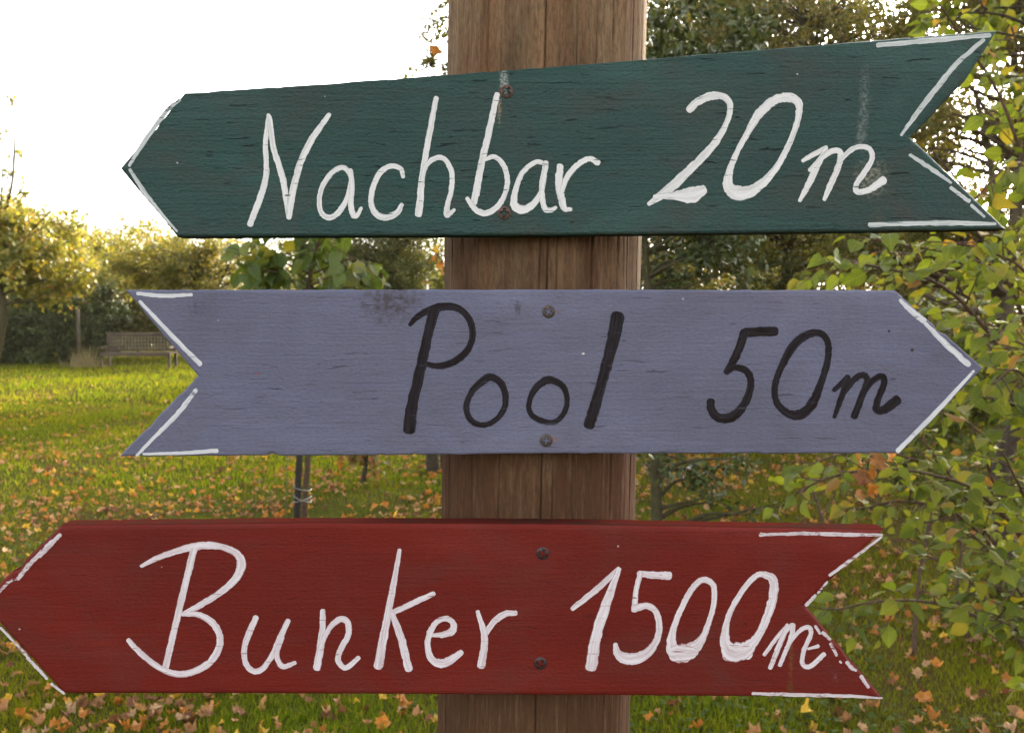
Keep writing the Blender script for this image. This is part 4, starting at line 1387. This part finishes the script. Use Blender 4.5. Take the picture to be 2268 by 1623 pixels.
# undergrowth behind the blue board
D = 10.5
for k, (u, v, rx, rz, n, m, lab) in enumerate(((1500, 760, .9, 1.0, 44, dk_i, "dark green bush just right of the post between the upper boards"), (1760, 760, 1.0, 1.0, 46, dk_i, "dark undergrowth bush behind the middle of the blue board"),
                                               (2020, 790, .9, .95, 44, dk_i, "dark tangled bush behind the blue arrow tip"), (2290, 800, .9, 1.0, 40, ol_i, "olive bush behind the hazel at the right edge"))):
    d = D + .5 * (k % 2)
    cl = ell(px(u, v, d), (rx, .7, rz), n, rsr, .24, 150, .4)
    b = px(u, 1000, d)
    tree("wild_bush", lab, "bush", (b[0], d), [b, px(u, 930, d), px(u + 10, 800, d)], .05, cl, m, .055, SMALL6, BARK_D, "bushes under the thicket", 65 + k)

# holly with a straight mossy stem
D = 6.0
rsk = np.random.RandomState(71)
b = px(1456, 1192, D)
cl = ell(px(1560, 420, D), (.42, .5, .55), 26, rsk, .17, 90) + ell(px(1520, 200, D), (.45, .5, .6), 30, rsk, .17, 100)
for (u, v, n) in ((1480, 1020, 60), (1520, 1040, 60), (1545, 1060, 40), (1590, 1035, 40), (1640, 1015, 30), (1430, 1030, 30), (1590, 1110, 26), (1555, 1105, 26), (1650, 1140, 10), (1700, 1120, 8), (1490, 620, 40), (1560, 610, 50), (1620, 600, 50), (1440, 560, 20), (1500, 560, 30)):
    cl.append((px(u, v, D + rsk.uniform(-.2, .2)), .10, n))
w_ = [([px(1440, 610, D), px(1490, 580, D), px(1560, 545, D), px(1640, 480, D)], .022, .010), ([px(1438, 620, D), px(1415, 590, D), px(1400, 560, D)], .015, .006), ([px(1450, 1000, D), px(1560, 1040, D - .1), px(1680, 1140, D - .2)], .008, .003),
      ([px(1445, 560, D), px(1470, 500, D), px(1500, 300, D)], .02, .008)]
ho_o = leaf_mat("holly_leaf_single", HO, 'object', .15, (1.1, 1.2, .5), .28, .6)
HO_ME = [tmesh("leaf", leaf_template([(0, 0), (.2, .26), (.35, .20), (.55, .28), (.72, .17), (1, 0)], f, d_), ho_o) for f, d_ in ((.2, .2), (.35, .3), (-.1, .25))]
tree("holly_tree", "dark holly with one straight mossy stem just right of the post", "tree", (b[0], D), [b, px(1453, 1080, D), px(1448, 900, D), px(1440, 700, D), px(1430, 560, D), px(1425, 420, D), px(1440, 200, D)], .041, cl, ho_i, .05, SMALL6, BARK_G, None, 72, n_ind=300, ind_meshes=HO_ME, extra_wood=w_)

# trunk of the thicket at the right edge
D = 4.6
rst = np.random.RandomState(75)
b = px(2222, 1365, D)
cl = [(px(u, v, D + rst.uniform(-.2, .3)), .12, 26) for u, v in ((2140, 60), (2200, 120), (2250, 30), (2180, 20), (2260, 220), (2230, 420), (2110, 30), (2255, 560), (2200, 600))]
tree("edge_tree", "dark thick-stemmed small tree at the right edge behind the hazel leaves", "tree", (b[0], D), [b, px(2222, 1240, D), px(2212, 1090, D), px(2235, 980, D), px(2330, 760, D), px(2400, 400, D), px(2380, 40, D)], .060, cl, hz_i, .075, HAZEL[0], BARK_D, None, 76, twig_r=.004)


# ---------------- thin bare saplings in the lawn on the right
rsv = np.random.RandomState(78)
for k, (pts, D, nl_, lab) in enumerate((([(2022, 1490), (2030, 1340), (2045, 1220), (2075, 1080)], 3.85, 3, "thin crooked sapling rising from the grass right of the red board end"),
                                        ([(2150, 1440), (2120, 1320), (2128, 1200), (2090, 1090)], 4.1, 4, "bare forked sapling behind the hazel leaves at the lower right"),
                                        ([(1815, 1262), (1822, 1160), (1800, 1080), (1812, 1000)], 5.3, 3, "thin twiggy sapling under the blue board, right of the holly"),
                                        ([(2056, 1225), (2062, 1120), (2052, 1040), (2075, 930)], 5.7, 4, "straight dark sapling stem behind the blue arrow tip"))):
    T_ = [px(u, v, D) for u, v in pts]
    cl = [(T_[i] + rsv.normal(0, .16, 3) * [1, .7, .8], .12, nl_) for i in (1, 1, 2, 2, 2, 3, 3, 3)]
    tree("sapling", lab, "sapling", (T_[0][0], D), T_, .011, cl, hz_i, .045, HAZEL[0], TWIG, None, 780 + k, twig_r=.0022, trunk_n=6, part="foliage")


# ---------------- low tangle behind the hazels
rsw = np.random.RandomState(79)
md_i = leaf_mat("bramble_leaf", [(0, (.030, .050, .008)), (.4, (.055, .080, .010)), (.8, (.100, .118, .014)), (.95, (.17, .15, .02)), (1, (.22, .10, .02))], 'island', .42, (1.2, 1.15, .45), .6, .2)
for k, (u, v, D, rx, rz, n, lab) in enumerate(((2180, 900, 5.6, .55, .45, 34, "dark bramble bush behind the blue arrow tip and the hazel twigs"), (2200, 1110, 5.0, .42, .34, 26, "low bramble bush at the right edge beside the dark stem"),
                                               (2030, 1010, 6.6, .50, .36, 26, "loose dark green bramble just below the blue arrow tip"), (2280, 1330, 4.2, .30, .24, 18, "small bramble tuft at the right edge near the grass"))):
    cl = ell(px(u, v, D), (rx, .4, rz), n, rsw, .15, 26, .3)
    gz = px(u, 670 + 1.5 * F / D, D)
    tree("bramble_bush", lab, "bush", (gz[0], D), [gz, (px(u, v, D) + gz) / 2 + [.05, 0, 0], px(u, v, D)], .018, cl, md_i, .046, SMALL6, TWIG, "brambles at the right edge", 790 + k, twig_r=.0025, trunk_n=6)


# ---------------- hazel shrubs, near, big leaves
def hazel(name, label, base, stems, seed, n_ind=300, leaf=.062, dens=1.0):
    rs = np.random.RandomState(seed)
    base = np.array([base[0], base[1], 0.0])
    base[2] = float(ground_h(base[0], base[1]))
    root = thing(name, label, "shrub", base)
    wood = MB()
    pos, ax, nrm = [], [], []
    for pts, r0, leafy in stems:
        W = catmull([base] + [px(*p) for p in pts], 8)
        L = np.concatenate([[0], np.cumsum(np.linalg.norm(np.diff(W, axis=0), axis=1))])
        rad = r0 * (1 - .8 * L / L[-1]) + .0012
        wood.tube(W, rad, 7)
        s_ = max(leafy * L[-1], .25)
        side = 1
        while s_ < L[-1]:
            k = min(np.searchsorted(L, s_), len(W) - 2)
            p, d = W[k], unit(W[k + 1] - W[k])
            side *= -1
            lat = unit(np.cross(d, [0, 0, 1]) * side + rs.normal(0, .35, 3))
            tl = rs.uniform(.05, .20) * (1.15 - .6 * s_ / L[-1])
            e = p + (lat * .8 + d * .6 + np.array([0, 0, rs.uniform(-.35, .25)])) * tl
            m_ = (p + e) / 2 + rs.normal(0, .01, 3)
            wood.tube(np.array([p, m_, e]), [.0022, .0016, .0009], 4)
            nl = max(2, int(tl / .032))
            for i in range(nl):
                t = (i + 1) / nl
                q = p * (1 - t) ** 2 + m_ * 2 * t * (1 - t) + e * t * t
                pos.append(q)
                sgn = 1 if i % 2 else -1
                tw = unit(e - p)
                a = unit(tw * .7 + np.cross(tw, [0, 0, 1]) * sgn * .9 + [0, 0, rs.uniform(-.9, .1)] + rs.normal(0, .25, 3)) if t < 1 else unit(tw + [0, 0, -.4])
                ax.append(a)
                nrm.append(np.array([0, -.35, .8]) + rs.normal(0, .5, 3))
            s_ += rs.uniform(.030, .070) / dens
        pos.append(W[-1])
        ax.append(unit(W[-1] - W[-2]) + [0, 0, -.3])
        nrm.append(np.array([0, -.3, .9]))
    pos, ax, nrm = np.array(pos), np.array(ax), np.array(nrm)
    S, A, Nn = frames(ax, nrm)
    sz = leaf * rs.uniform(.40, 1.2, len(pos))
    pos = pos + A * (.25 * sz)[:, None]
    o = wood.build("stem", TWIG, root, True, base)
    put_leaves(root, base, pos, S, A, Nn, sz, HAZEL[0], hz_i, n_ind, hz_o, HZ_ME, "foliage", rs)
    return root


bu = px(2420, 1860, 2.75)
hazel("hazel_shrub", "light green broad-leaved shrub at the right edge beside the blue arrow tip and above", (bu[0], 2.75), [
    ([(2330, 1200, 2.7), (2250, 850, 2.62), (2150, 690, 2.55), (2060, 620, 2.5), (1960, 595, 2.45), (1860, 575, 2.4)], .010, .62),
    ([(2340, 1000, 2.8), (2240, 640, 2.7), (2130, 570, 2.62), (2020, 545, 2.55), (1930, 530, 2.5)], .009, .62),
    ([(2380, 900, 2.85), (2300, 500, 2.8), (2230, 250, 2.75), (2150, 110, 2.7), (2080, 10, 2.65)], .010, .60),
    ([(2360, 950, 2.6), (2290, 640, 2.45), (2200, 560, 2.35), (2120, 540, 2.3)], .008, .62),
    ([(2400, 1000, 2.4), (2340, 820, 2.3), (2260, 760, 2.2), (2180, 740, 2.15)], .007, .66),
    ([(2390, 800, 2.9), (2350, 400, 2.9), (2280, 180, 2.85), (2240, 60, 2.8)], .009, .60),
    ([(2330, 1150, 2.6), (2270, 930, 2.5), (2190, 880, 2.42), (2110, 880, 2.38), (2050, 930, 2.35)], .008, .58),
    ([(2370, 1100, 2.35), (2310, 900, 2.25), (2250, 820, 2.2), (2200, 850, 2.15)], .007, .64),
    ([(2320, 1100, 3.0), (2200, 780, 3.0), (2090, 700, 2.95), (1990, 680, 2.9)], .008, .60),
    ([(2380, 700, 2.7), (2330, 430, 2.6), (2250, 360, 2.5), (2160, 440, 2.45)], .007, .66),
    ([(2250, 900, 3.3), (2080, 610, 3.3), (1960, 560, 3.25), (1850, 600, 3.2), (1780, 620, 3.2)], .008, .66),
], 81, 300, .050, 1.9)
bl = px(2380, 1950, 2.5)
hazel("hazel_shrub", "light green broad-leaved shrub beside the notched end of the red board", (bl[0], 2.5), [
    ([(2300, 1390, 2.6), (2200, 1200, 2.6), (2110, 1060, 2.6), (2030, 960, 2.6)], .011, .55),
    ([(2310, 1300, 2.5), (2190, 1110, 2.42), (2060, 1050, 2.38), (1930, 1040, 2.35), (1830, 1060, 2.32), (1765, 1090, 2.3)], .008, .52),
    ([(2320, 1400, 2.5), (2230, 1250, 2.45), (2120, 1140, 2.4), (2000, 1110, 2.38), (1900, 1130, 2.36)], .008, .52),
    ([(2330, 1500, 2.5), (2230, 1400, 2.45), (2090, 1340, 2.4), (1960, 1330, 2.37), (1850, 1350, 2.35)], .007, .58),
    ([(2330, 1450, 2.3), (2270, 1330, 2.2), (2200, 1230, 2.15), (2150, 1180, 2.1)], .007, .58),
    ([(2340, 1550, 2.35), (2290, 1440, 2.3), (2230, 1380, 2.25), (2160, 1370, 2.2)], .006, .60),
    ([(2300, 1300, 2.7), (2210, 1090, 2.7), (2160, 960, 2.7), (2120, 880, 2.7)], .008, .55),
    ([(2310, 1300, 2.9), (2160, 1080, 2.95), (2000, 1010, 2.95), (1890, 1000, 2.95), (1790, 1030, 2.95)], .008, .55),
    ([(2300, 1500, 2.8), (2210, 1360, 2.8), (2120, 1260, 2.8), (2050, 1230, 2.8)], .007, .62),
    ([(2340, 1300, 2.25), (2290, 1150, 2.2), (2250, 1060, 2.15), (2220, 1000, 2.1)], .007, .58),
], 82, 300, .047, 1.8)
# a hanging maple twig with russet leaves caught on the shrub
mp = np.array(px(1920, 1000, 2.25))
cg = thing("maple_twig", "dry russet maple leaves hanging below the blue board on the right", "twig", mp)
mb = MB()
mb.tube(catmull([px(1990, 985, 2.25), px(1930, 1010, 2.25), px(1915, 1090, 2.25)], 4), .002, 5)
mb.build("stem", TWIG, cg, True, mp)
for (u, v, nm, s_) in ((1900, 1020, "orange", .062), (1945, 1022, "tan", .075), (1965, 1010, "orange", .065), (1915, 1060, "brown", .065), (1925, 1085, "orange", .055), (1905, 1095, "tan", .045), (1935, 1050, "orange", .05)):
    o = obj("leaf", fl_mesh[nm][rsm.randint(9)], cg, px(u, v, 2.24) - mp)
    o.scale = (s_, s_, s_)
    o.rotation_euler = (rsm.uniform(.9, 2.1), rsm.uniform(-.6, .6), rsm.uniform(0, 6))


# ================================================================== bench, fence, shed
def bench():
    D = 21.5
    a, c = px(221, 815, D), px(379, 815, D)
    W = c[0] - a[0]
    x0, xm = a[0], (a[0] + c[0]) / 2
    g = float(ground_h(np.array(xm), np.array(D)))
    root = thing("garden_bench", "weathered wooden bench standing at the far edge of the lawn", "bench", (xm, D, g))
    wd = plain_wood("bench_wood", (.060, .043, .030), (.105, .080, .058))
    for sx in (-1, 1):
        for sy, h in ((0, .36), (.42, .82)):
            mb = MB()
            mb.box((sx * (W / 2 - .04), sy, h / 2), (.06, .06, h), bev=.006)
            mb.build("leg", wd, root)
        mb = MB()
        mb.box((sx * (W / 2 - .04), .2, .50), (.06, .52, .045), bev=.006)
        mb.build("armrest", wd, root)
    for k in range(5):
        mb = MB()
        mb.box((0, .0 + k * .095, .37), (W - .02, .08, .03), bev=.005)
        mb.build("seat_slat", wd, root)
    mb = MB()
    mb.box((0, -.03, .335), (W - .10, .03, .07), bev=.004)
    mb.build("apron", wd, root)
    mb = MB()
    mb.box((0, .42, .79), (W, .045, .08), bev=.008)
    mb.build("top_rail", wd, root)
    mb = MB()
    mb.box((0, .42, .43), (W - .12, .04, .05), bev=.006)
    mb.build("lower_rail", wd, root)
    # woven back of crossing laths
    mb = MB()
    n = 20
    for k in range(n):
        x = -W / 2 + .1 + (W - .2) * k / (n - 1)
        mb.box((x, .42, .605), (.045, .018, .31))
    for k in range(3):
        mb.box((0, .405, .52 + k * .085), (W - .14, .012, .035))
    o = mb.build("back_lattice", plain_wood("bench_back_wood", (.058, .048, .030), (.100, .084, .055)), root)
    o['kind'] = 'stuff'


bench()


def fence():
    root = thing("wire_fence", "sagging wire mesh fence on thin posts in front of the dark evergreen bush", "fence", (px(60, 820, 22.2)[0], 22.2, 0))
    org = np.array(root.location)
    wm = simple("fence_wire", (.09, .088, .08), .6, .3, .4)
    pm = plain_wood("fence_post_wood", (.065, .048, .032), (.11, .085, .058), (60, 60, 4))
    pts = [px(u, 700, 22.2)[0] for u in (-130, 172, 470)]
    for x in pts:
        mb = MB()
        mb.tube(np.array([[x, 22.2, -.05], [x + .01, 22.2, .7], [x + .005, 22.2, 1.36]]), [.042, .040, .036], 9)
        mb.build("fence_post", pm, root, True, org)
    mb = MB()
    for z in (.06, .62, 1.18):
        for x0, x1 in zip(pts[:-1], pts[1:]):
            mb.tube(np.array([[x0, 22.15, z], [(x0 + x1) / 2, 22.15, z - .03], [x1, 22.15, z]]), .0028, 4)
    o = mb.build("line_wire", wm, root, False, org)
    mb = MB()
    s_ = .085
    x0, x1 = pts[0], pts[-1]
    n = int((x1 - x0) / s_)
    for k in range(-13, n):
        for sg in (1, -1):
            xa = x0 + k * s_ if sg > 0 else x0 + (k + 13) * s_
            a, b_ = np.array([xa, 22.16, .06]), np.array([xa + sg * 1.12, 22.16, 1.18])
            lo, hi = 0., 1.
            dx = b_[0] - a[0]
            t0, t1 = (x0 - a[0]) / dx, (x1 - a[0]) / dx
            lo, hi = max(lo, min(t0, t1)), min(hi, max(t0, t1))
            if hi - lo > .03:
                mb.tube(np.array([a + (b_ - a) * lo, a + (b_ - a) * hi]), .0009, 3)
    o = mb.build("wire_mesh", wm, root, False, org)
    o['kind'] = 'stuff'


fence()


def shed():
    D = 20.5
    x0, x1 = px(862, 650, D)[0], px(1085, 650, D)[0]
    zt = px(900, 612, D)[2]
    xm = (x0 + x1) / 2
    root = thing("garden_shed", "dark garden shed with a small white barred window, left of the post", "shed", (xm, D, 0))
    W = x1 - x0
    wm = plain_wood("shed_boards", (.030, .022, .017), (.055, .042, .032), (50, 50, 3))
    n = 18
    for k in range(n):
        mb = MB()
        w1 = W / n
        x = -W / 2 + (k + .5) * w1
        if abs(x + xm - px(877, 640, D)[0]) < .16:
            mb.box((x, 0, .60), (w1 - .008, .025 + .004 * (k % 2), 1.2))
        else:
            mb.box((x, 0, zt / 2), (w1 - .008, .025 + .004 * (k % 2), zt))
        mb.build("plank", wm, root)
    mb = MB()
    mb.box((0, 1.2, zt / 2), (W - .06, 2.2, zt - .04))
    mb.build("wall", wm, root)
    mb = MB()
    V = [[-W / 2 - .1, -.2, zt], [W / 2 + .1, -.2, zt], [W / 2 + .1, 2.5, zt + .12], [-W / 2 - .1, 2.5, zt + .12]]
    V += [[p[0], p[1], p[2] + .05] for p in V]
    mb.add(V, None, [[0, 3, 2, 1], [4, 5, 6, 7], [0, 1, 5, 4], [1, 2, 6, 5], [2, 3, 7, 6], [3, 0, 4, 7]])
    mb.build("roof", simple("roof_felt", (.035, .034, .030), .9, .1), root)
    wx = px(877, 640, D)[0] - xm
    wp = simple("white_window_paint", (.62, .60, .55), .5, .3)
    mb = MB()
    z0, z1 = 1.22, zt - .02
    for s_ in (-1, 1):
        mb.box((wx + s_ * .125, -.02, (z0 + z1) / 2), (.03, .05, z1 - z0))
    mb.box((wx, -.02, z1 - .06), (.22, .048, .12))
    mb.box((wx, -.02, z0 + .02), (.22, .048, .04))
    wo_ = mb.build("window", wp, root)
    for k in range(3):
        mb = MB()
        mb.box((wx - .055 + k * .055, -.022, (z0 + z1) / 2 - .02), (.016, .03, z1 - z0 - .14))
        mb.build("glazing_bar", wp, wo_)
    q = N("shed_window_glass")
    mb = MB()
    mb.box((wx, .0, (z0 + z1) / 2), (.22, .006, z1 - z0))
    mb.build("pane", simple("dark_glass", (.03, .032, .032), .08, .5), wo_)


shed()
wb = px(947, 860, 15.5)
mb = MB()
mb.tube(np.array([[wb[0], 15.5, -.05], [wb[0], 15.5, 1.0], [wb[0] + .005, 15.5, px(947, 621, 15.5)[2]]]), [.016, .016, .016], 8)
mb.add(np.array([[wb[0] - .02, 15.48, px(947, 621, 15.5)[2]], [wb[0] + .02, 15.48, px(947, 621, 15.5)[2]], [wb[0] + .02, 15.52, px(947, 621, 15.5)[2]], [wb[0] - .02, 15.52, px(947, 621, 15.5)[2]], [wb[0], 15.5, px(947, 617, 15.5)[2]]]),
       [[0, 1, 4], [1, 2, 4], [2, 3, 4], [3, 0, 4]], [[3, 2, 1, 0]])
o = mb.build("white_pole", simple("white_pole_paint", (.6, .58, .54), .5), None, True, (wb[0], 15.5, 0))
o.location = (wb[0], 15.5, 0)
tag(o, "thin white pole standing between the small shed window and the post", "pole")


# ================================================================== grass
def scatter(rs, n, d0, d1, pw=1.0, edge=1.15):
    """ground points inside the view wedge, y in d0..d1"""
    y = d0 + (d1 - d0) * rs.rand(n) ** pw
    x = (rs.rand(n) * 2 - 1) * (y * .545 * edge + .5)
    return x, y


def grass():
    rs = np.random.RandomState(91)
    X, Y, Hh, Wd = [], [], [], []
    for n, d0, d1, pw, h, wd in ((190000, 2.6, 7.5, 1.25, .036, .0034), (110000, 7.5, 14, 1.05, .048, .0060), (60000, 14, 27, 1.0, .075, .012)):
        x, y = scatter(rs, n, d0, d1, pw)
        dn = vnoise(x * 1.3 + 40, y * 1.3) * .6 + vnoise(x * 5, y * 5 + 9) * .4
        bare = np.clip((vnoise(x * .45 + 7, y * .5 + 3) - .50) * 4, 0, 1) * np.clip((14 - y) / 4, 0, 1) * np.clip(.4 - x, 0, 1)
        k = rs.rand(n) < np.clip(.45 + dn * 1.1 - bare * .7, .08, 1)
        x, y, dn = x[k], y[k], dn[k]
        X.append(x)
        Y.append(y)
        Hh.append(h * (.45 + dn) * rs.uniform(.6, 1.35, len(x)))
        Wd.append(wd * rs.uniform(.7, 1.3, len(x)))
    x, y, h, wd = map(np.concatenate, (X, Y, Hh, Wd))
    n = len(x)
    z = ground_h(x, y) - .004
    th = rs.rand(n) * 2 * math.pi
    le = rs.uniform(.15, .9, n) * h
    dx, dy = np.cos(th), np.sin(th)
    ph = rs.rand(n) * 2 * math.pi
    sx, sy = np.cos(ph) * wd / 2, np.sin(ph) * wd / 2
    V = np.empty((n, 5, 3))
    V[:, 0] = np.stack([x - sx, y - sy, z], -1)
    V[:, 1] = np.stack([x + sx, y + sy, z], -1)
    V[:, 2] = np.stack([x - sx * .75 + dx * le * .35, y - sy * .75 + dy * le * .35, z + h * .6], -1)
    V[:, 3] = np.stack([x + sx * .75 + dx * le * .35, y + sy * .75 + dy * le * .35, z + h * .6], -1)
    V[:, 4] = np.stack([x + dx * le, y + dy * le, z + h * np.where(le / h > .6, .82, 1.0)], -1)
    off = np.arange(n)[:, None] * 5
    q4 = off + np.array([0, 1, 3, 2])
    q3 = off + np.array([2, 3, 4])
    q = N("grass_blade")
    r = q.n('NewGeometry').outputs['Random Per Island']
    big = q.noise(q.wcoord((1, 1, 1)), .7, 4, .6)
    c = q.ramp(r, [(0, (.064, .100, .008)), (.5, (.112, .152, .011)), (.85, (.165, .182, .015)), (1, (.27, .20, .06))])
    c = q.mix(q.ramp(big, [(.40, 0.0), (.65, .75)]), c, (.195, .175, .014))
    p = q.principled(c, .8, .02)
    tr = q.n('BsdfTranslucent')
    q.l(q.mix(1.0, c, (1.15, 1.25, .30), 'MULTIPLY'), tr.inputs['Color'])
    mx = q.n('MixShader')
    mx.inputs[0].default_value = .5
    q.l(p.outputs[0], mx.inputs[1])
    q.l(tr.outputs[0], mx.inputs[2])
    m = q.done(mx)
    o = obj("grass", mesh_np("grass", V.reshape(-1, 3), [q3, q4], [m]))
    o['kind'] = 'stuff'
    o['label'] = "short damp lawn grass"
    # low round-leaved weeds
    n = 9000
    x, y = scatter(rs, n * 3, 2.8, 12, 1.2)
    k = vnoise(x * 1.1 + 80, y * 1.1 + 11) > .56
    x, y = x[k][:n], y[k][:n]
    pos = np.stack([x, y, ground_h(x, y) + rs.uniform(.008, .035, len(x))], -1)
    a = rs.normal(0, 1, pos.shape) * [1, 1, .15]
    S, A, Nn = frames(a, rs.normal(0, .3, pos.shape) + [0, 0, 1])
    wm = leaf_mat("weed_leaf", [(0, (.045, .075, .018)), (.6, (.070, .105, .024)), (1, (.10, .13, .03))], 'island', .4, (1.2, 1.2, .5), .8, .12)
    o = obj("lawn_weeds", cloud_mesh("lawn_weeds", pos, S, A, Nn, rs.uniform(.018, .040, len(x)), WIDE, wm, np.zeros(3)))
    o['kind'] = 'stuff'
    # dry tall grass by the bench
    n = 230
    u = np.clip(rs.normal(185, 26, n), 120, 260)
    d = rs.uniform(21.7, 22.1, n)
    x = (u - CX) / F * d
    hh = rs.uniform(.15, .62, n) * np.exp(-((u - 185) / 55) ** 2)
    V = np.empty((n, 3, 3))
    ln = rs.normal(0, .16, (n, 2))
    V[:, 0] = np.stack([x - .006, d, np.zeros(n)], -1)
    V[:, 1] = np.stack([x + .006, d, np.zeros(n)], -1)
    V[:, 2] = np.stack([x + ln[:, 0], d + ln[:, 1], hh], -1)
    o = obj("dry_grass", mesh_np("dry_grass", V.reshape(-1, 3), [np.arange(n * 3).reshape(-1, 3)], [simple("dry_grass_straw", (.24, .19, .085), .8)]))
    o['kind'] = 'stuff'


grass()


# ================================================================== fallen leaves
def fallen():
    rs = np.random.RandomState(95)
    n = 26000
    x, y = scatter(rs, n, 2.7, 21, 1.3, 1.1)
    cl = vnoise(x * .9 + 5, y * .9 + 31) * .55 + vnoise(x * 3 + 50, y * 3) * .45
    right = 1 / (1 + np.exp(-(x + .3) * 2.0))
    far_ = np.clip(1.1 - (y - 7.5) / 9 * (1 - .6 * right), .06, 1)
    k = rs.rand(n) < np.clip((cl - .25) * 2.6, 0.12 + .26 * right, 1) * far_ * np.clip((y - 1.0) / 4.0, .55, 1)
    x, y = x[k], y[k]
    n = len(x)
    z = ground_h(x, y) + rs.uniform(.010, .040, n)
    pos = np.stack([x, y, z], -1)
    s_ = rs.uniform(.040, .082, n) * np.where(rs.rand(n) < .4, .6, 1)
    names = np.array(["tan", "pale", "orange", "yellow", "brown"])
    kind = names[rs.choice(5, n, p=[.31, .13, .27, .12, .17])]
    ok = seen(pos)
    dist = np.linalg.norm(pos - CAM, axis=1) / s_
    dist[~ok] = 1e9
    order = np.argsort(dist)[:300]
    text = {"tan": "curled tan fallen maple leaf lying on the grass", "pale": "pale beige dry fallen maple leaf lying on the grass", "orange": "bright orange fallen maple leaf lying on the grass",
            "yellow": "yellow fallen maple leaf lying on the grass", "brown": "dark brown withered fallen maple leaf on the grass"}
    single = np.zeros(n, bool)
    single[order] = True
    tx, ty, tz = rs.normal(0, .5, n), rs.normal(0, .5, n), rs.rand(n) * 6.283
    for i in order:
        o = obj("fallen_leaf", fl_mesh[kind[i]][rs.randint(9)], None, pos[i])
        o.rotation_euler = (tx[i], ty[i], tz[i])
        o.scale = (s_[i],) * 3
        tag(o, text[kind[i]], "leaf", f"{kind[i]} fallen leaves on the lawn")
    k = ~single
    ca, sa = np.cos(tz), np.sin(tz)
    A = np.stack([-sa, ca, tx], -1)
    Nv = np.stack([ty, -tx * 0 + rs.normal(0, .3, n), np.ones(n)], -1)
    S, A, Nn = frames(A, Nv)
    V, f3, f4, mi3, mi4, off = [], [], [], [], [], 0
    var = rs.randint(0, 9, n)
    for vi in range(9):
        for ci, nm in enumerate(names):
            m = k & (var == vi) & (kind == nm)
            if not m.any():
                continue
            T = MAPLE[vi]
            c = m.sum()
            VV = pos[m][:, None, :] + s_[m][:, None, None] * (T[0][None, :, 0:1] * S[m][:, None, :] + T[0][None, :, 1:2] * A[m][:, None, :] + T[0][None, :, 2:3] * Nn[m][:, None, :])
            V.append(VV.reshape(-1, 3))
            o_ = (np.arange(c) * len(T[0]))[:, None, None] + off
            f3.append((T[1][None] + o_).reshape(-1, 3))
            f4.append((T[2][None] + o_).reshape(-1, 4))
            mi3 += [ci] * len(f3[-1])
            mi4 += [ci] * len(f4[-1])
            off += c * len(T[0])
    me = mesh_np("leaf_litter", np.vstack(V), [np.vstack(f3), np.vstack(f4)], [fl_m[nm] for nm in names], False, mi3 + mi4)
    o = obj("leaf_litter", me)
    o['kind'] = 'stuff'


fallen()



# ================================================================== damp autumn air
def haze():
    mb = MB()
    mb.box((0, 8, 6.5), (304, 304, 15))
    m = bpy.data.materials.new("haze_air")
    m.use_nodes = True
    t = m.node_tree
    t.nodes.clear()
    o = t.nodes.new("ShaderNodeOutputMaterial")
    v = t.nodes.new("ShaderNodeVolumePrincipled")
    v.inputs['Color'].default_value = (1.0, .90, .70, 1)
    v.inputs['Density'].default_value = .0003
    v.inputs['Anisotropy'].default_value = .6
    t.links.new(v.outputs[0], o.inputs['Volume'])
    ob = mb.build("haze", m)
    ob['kind'] = 'stuff'


haze()
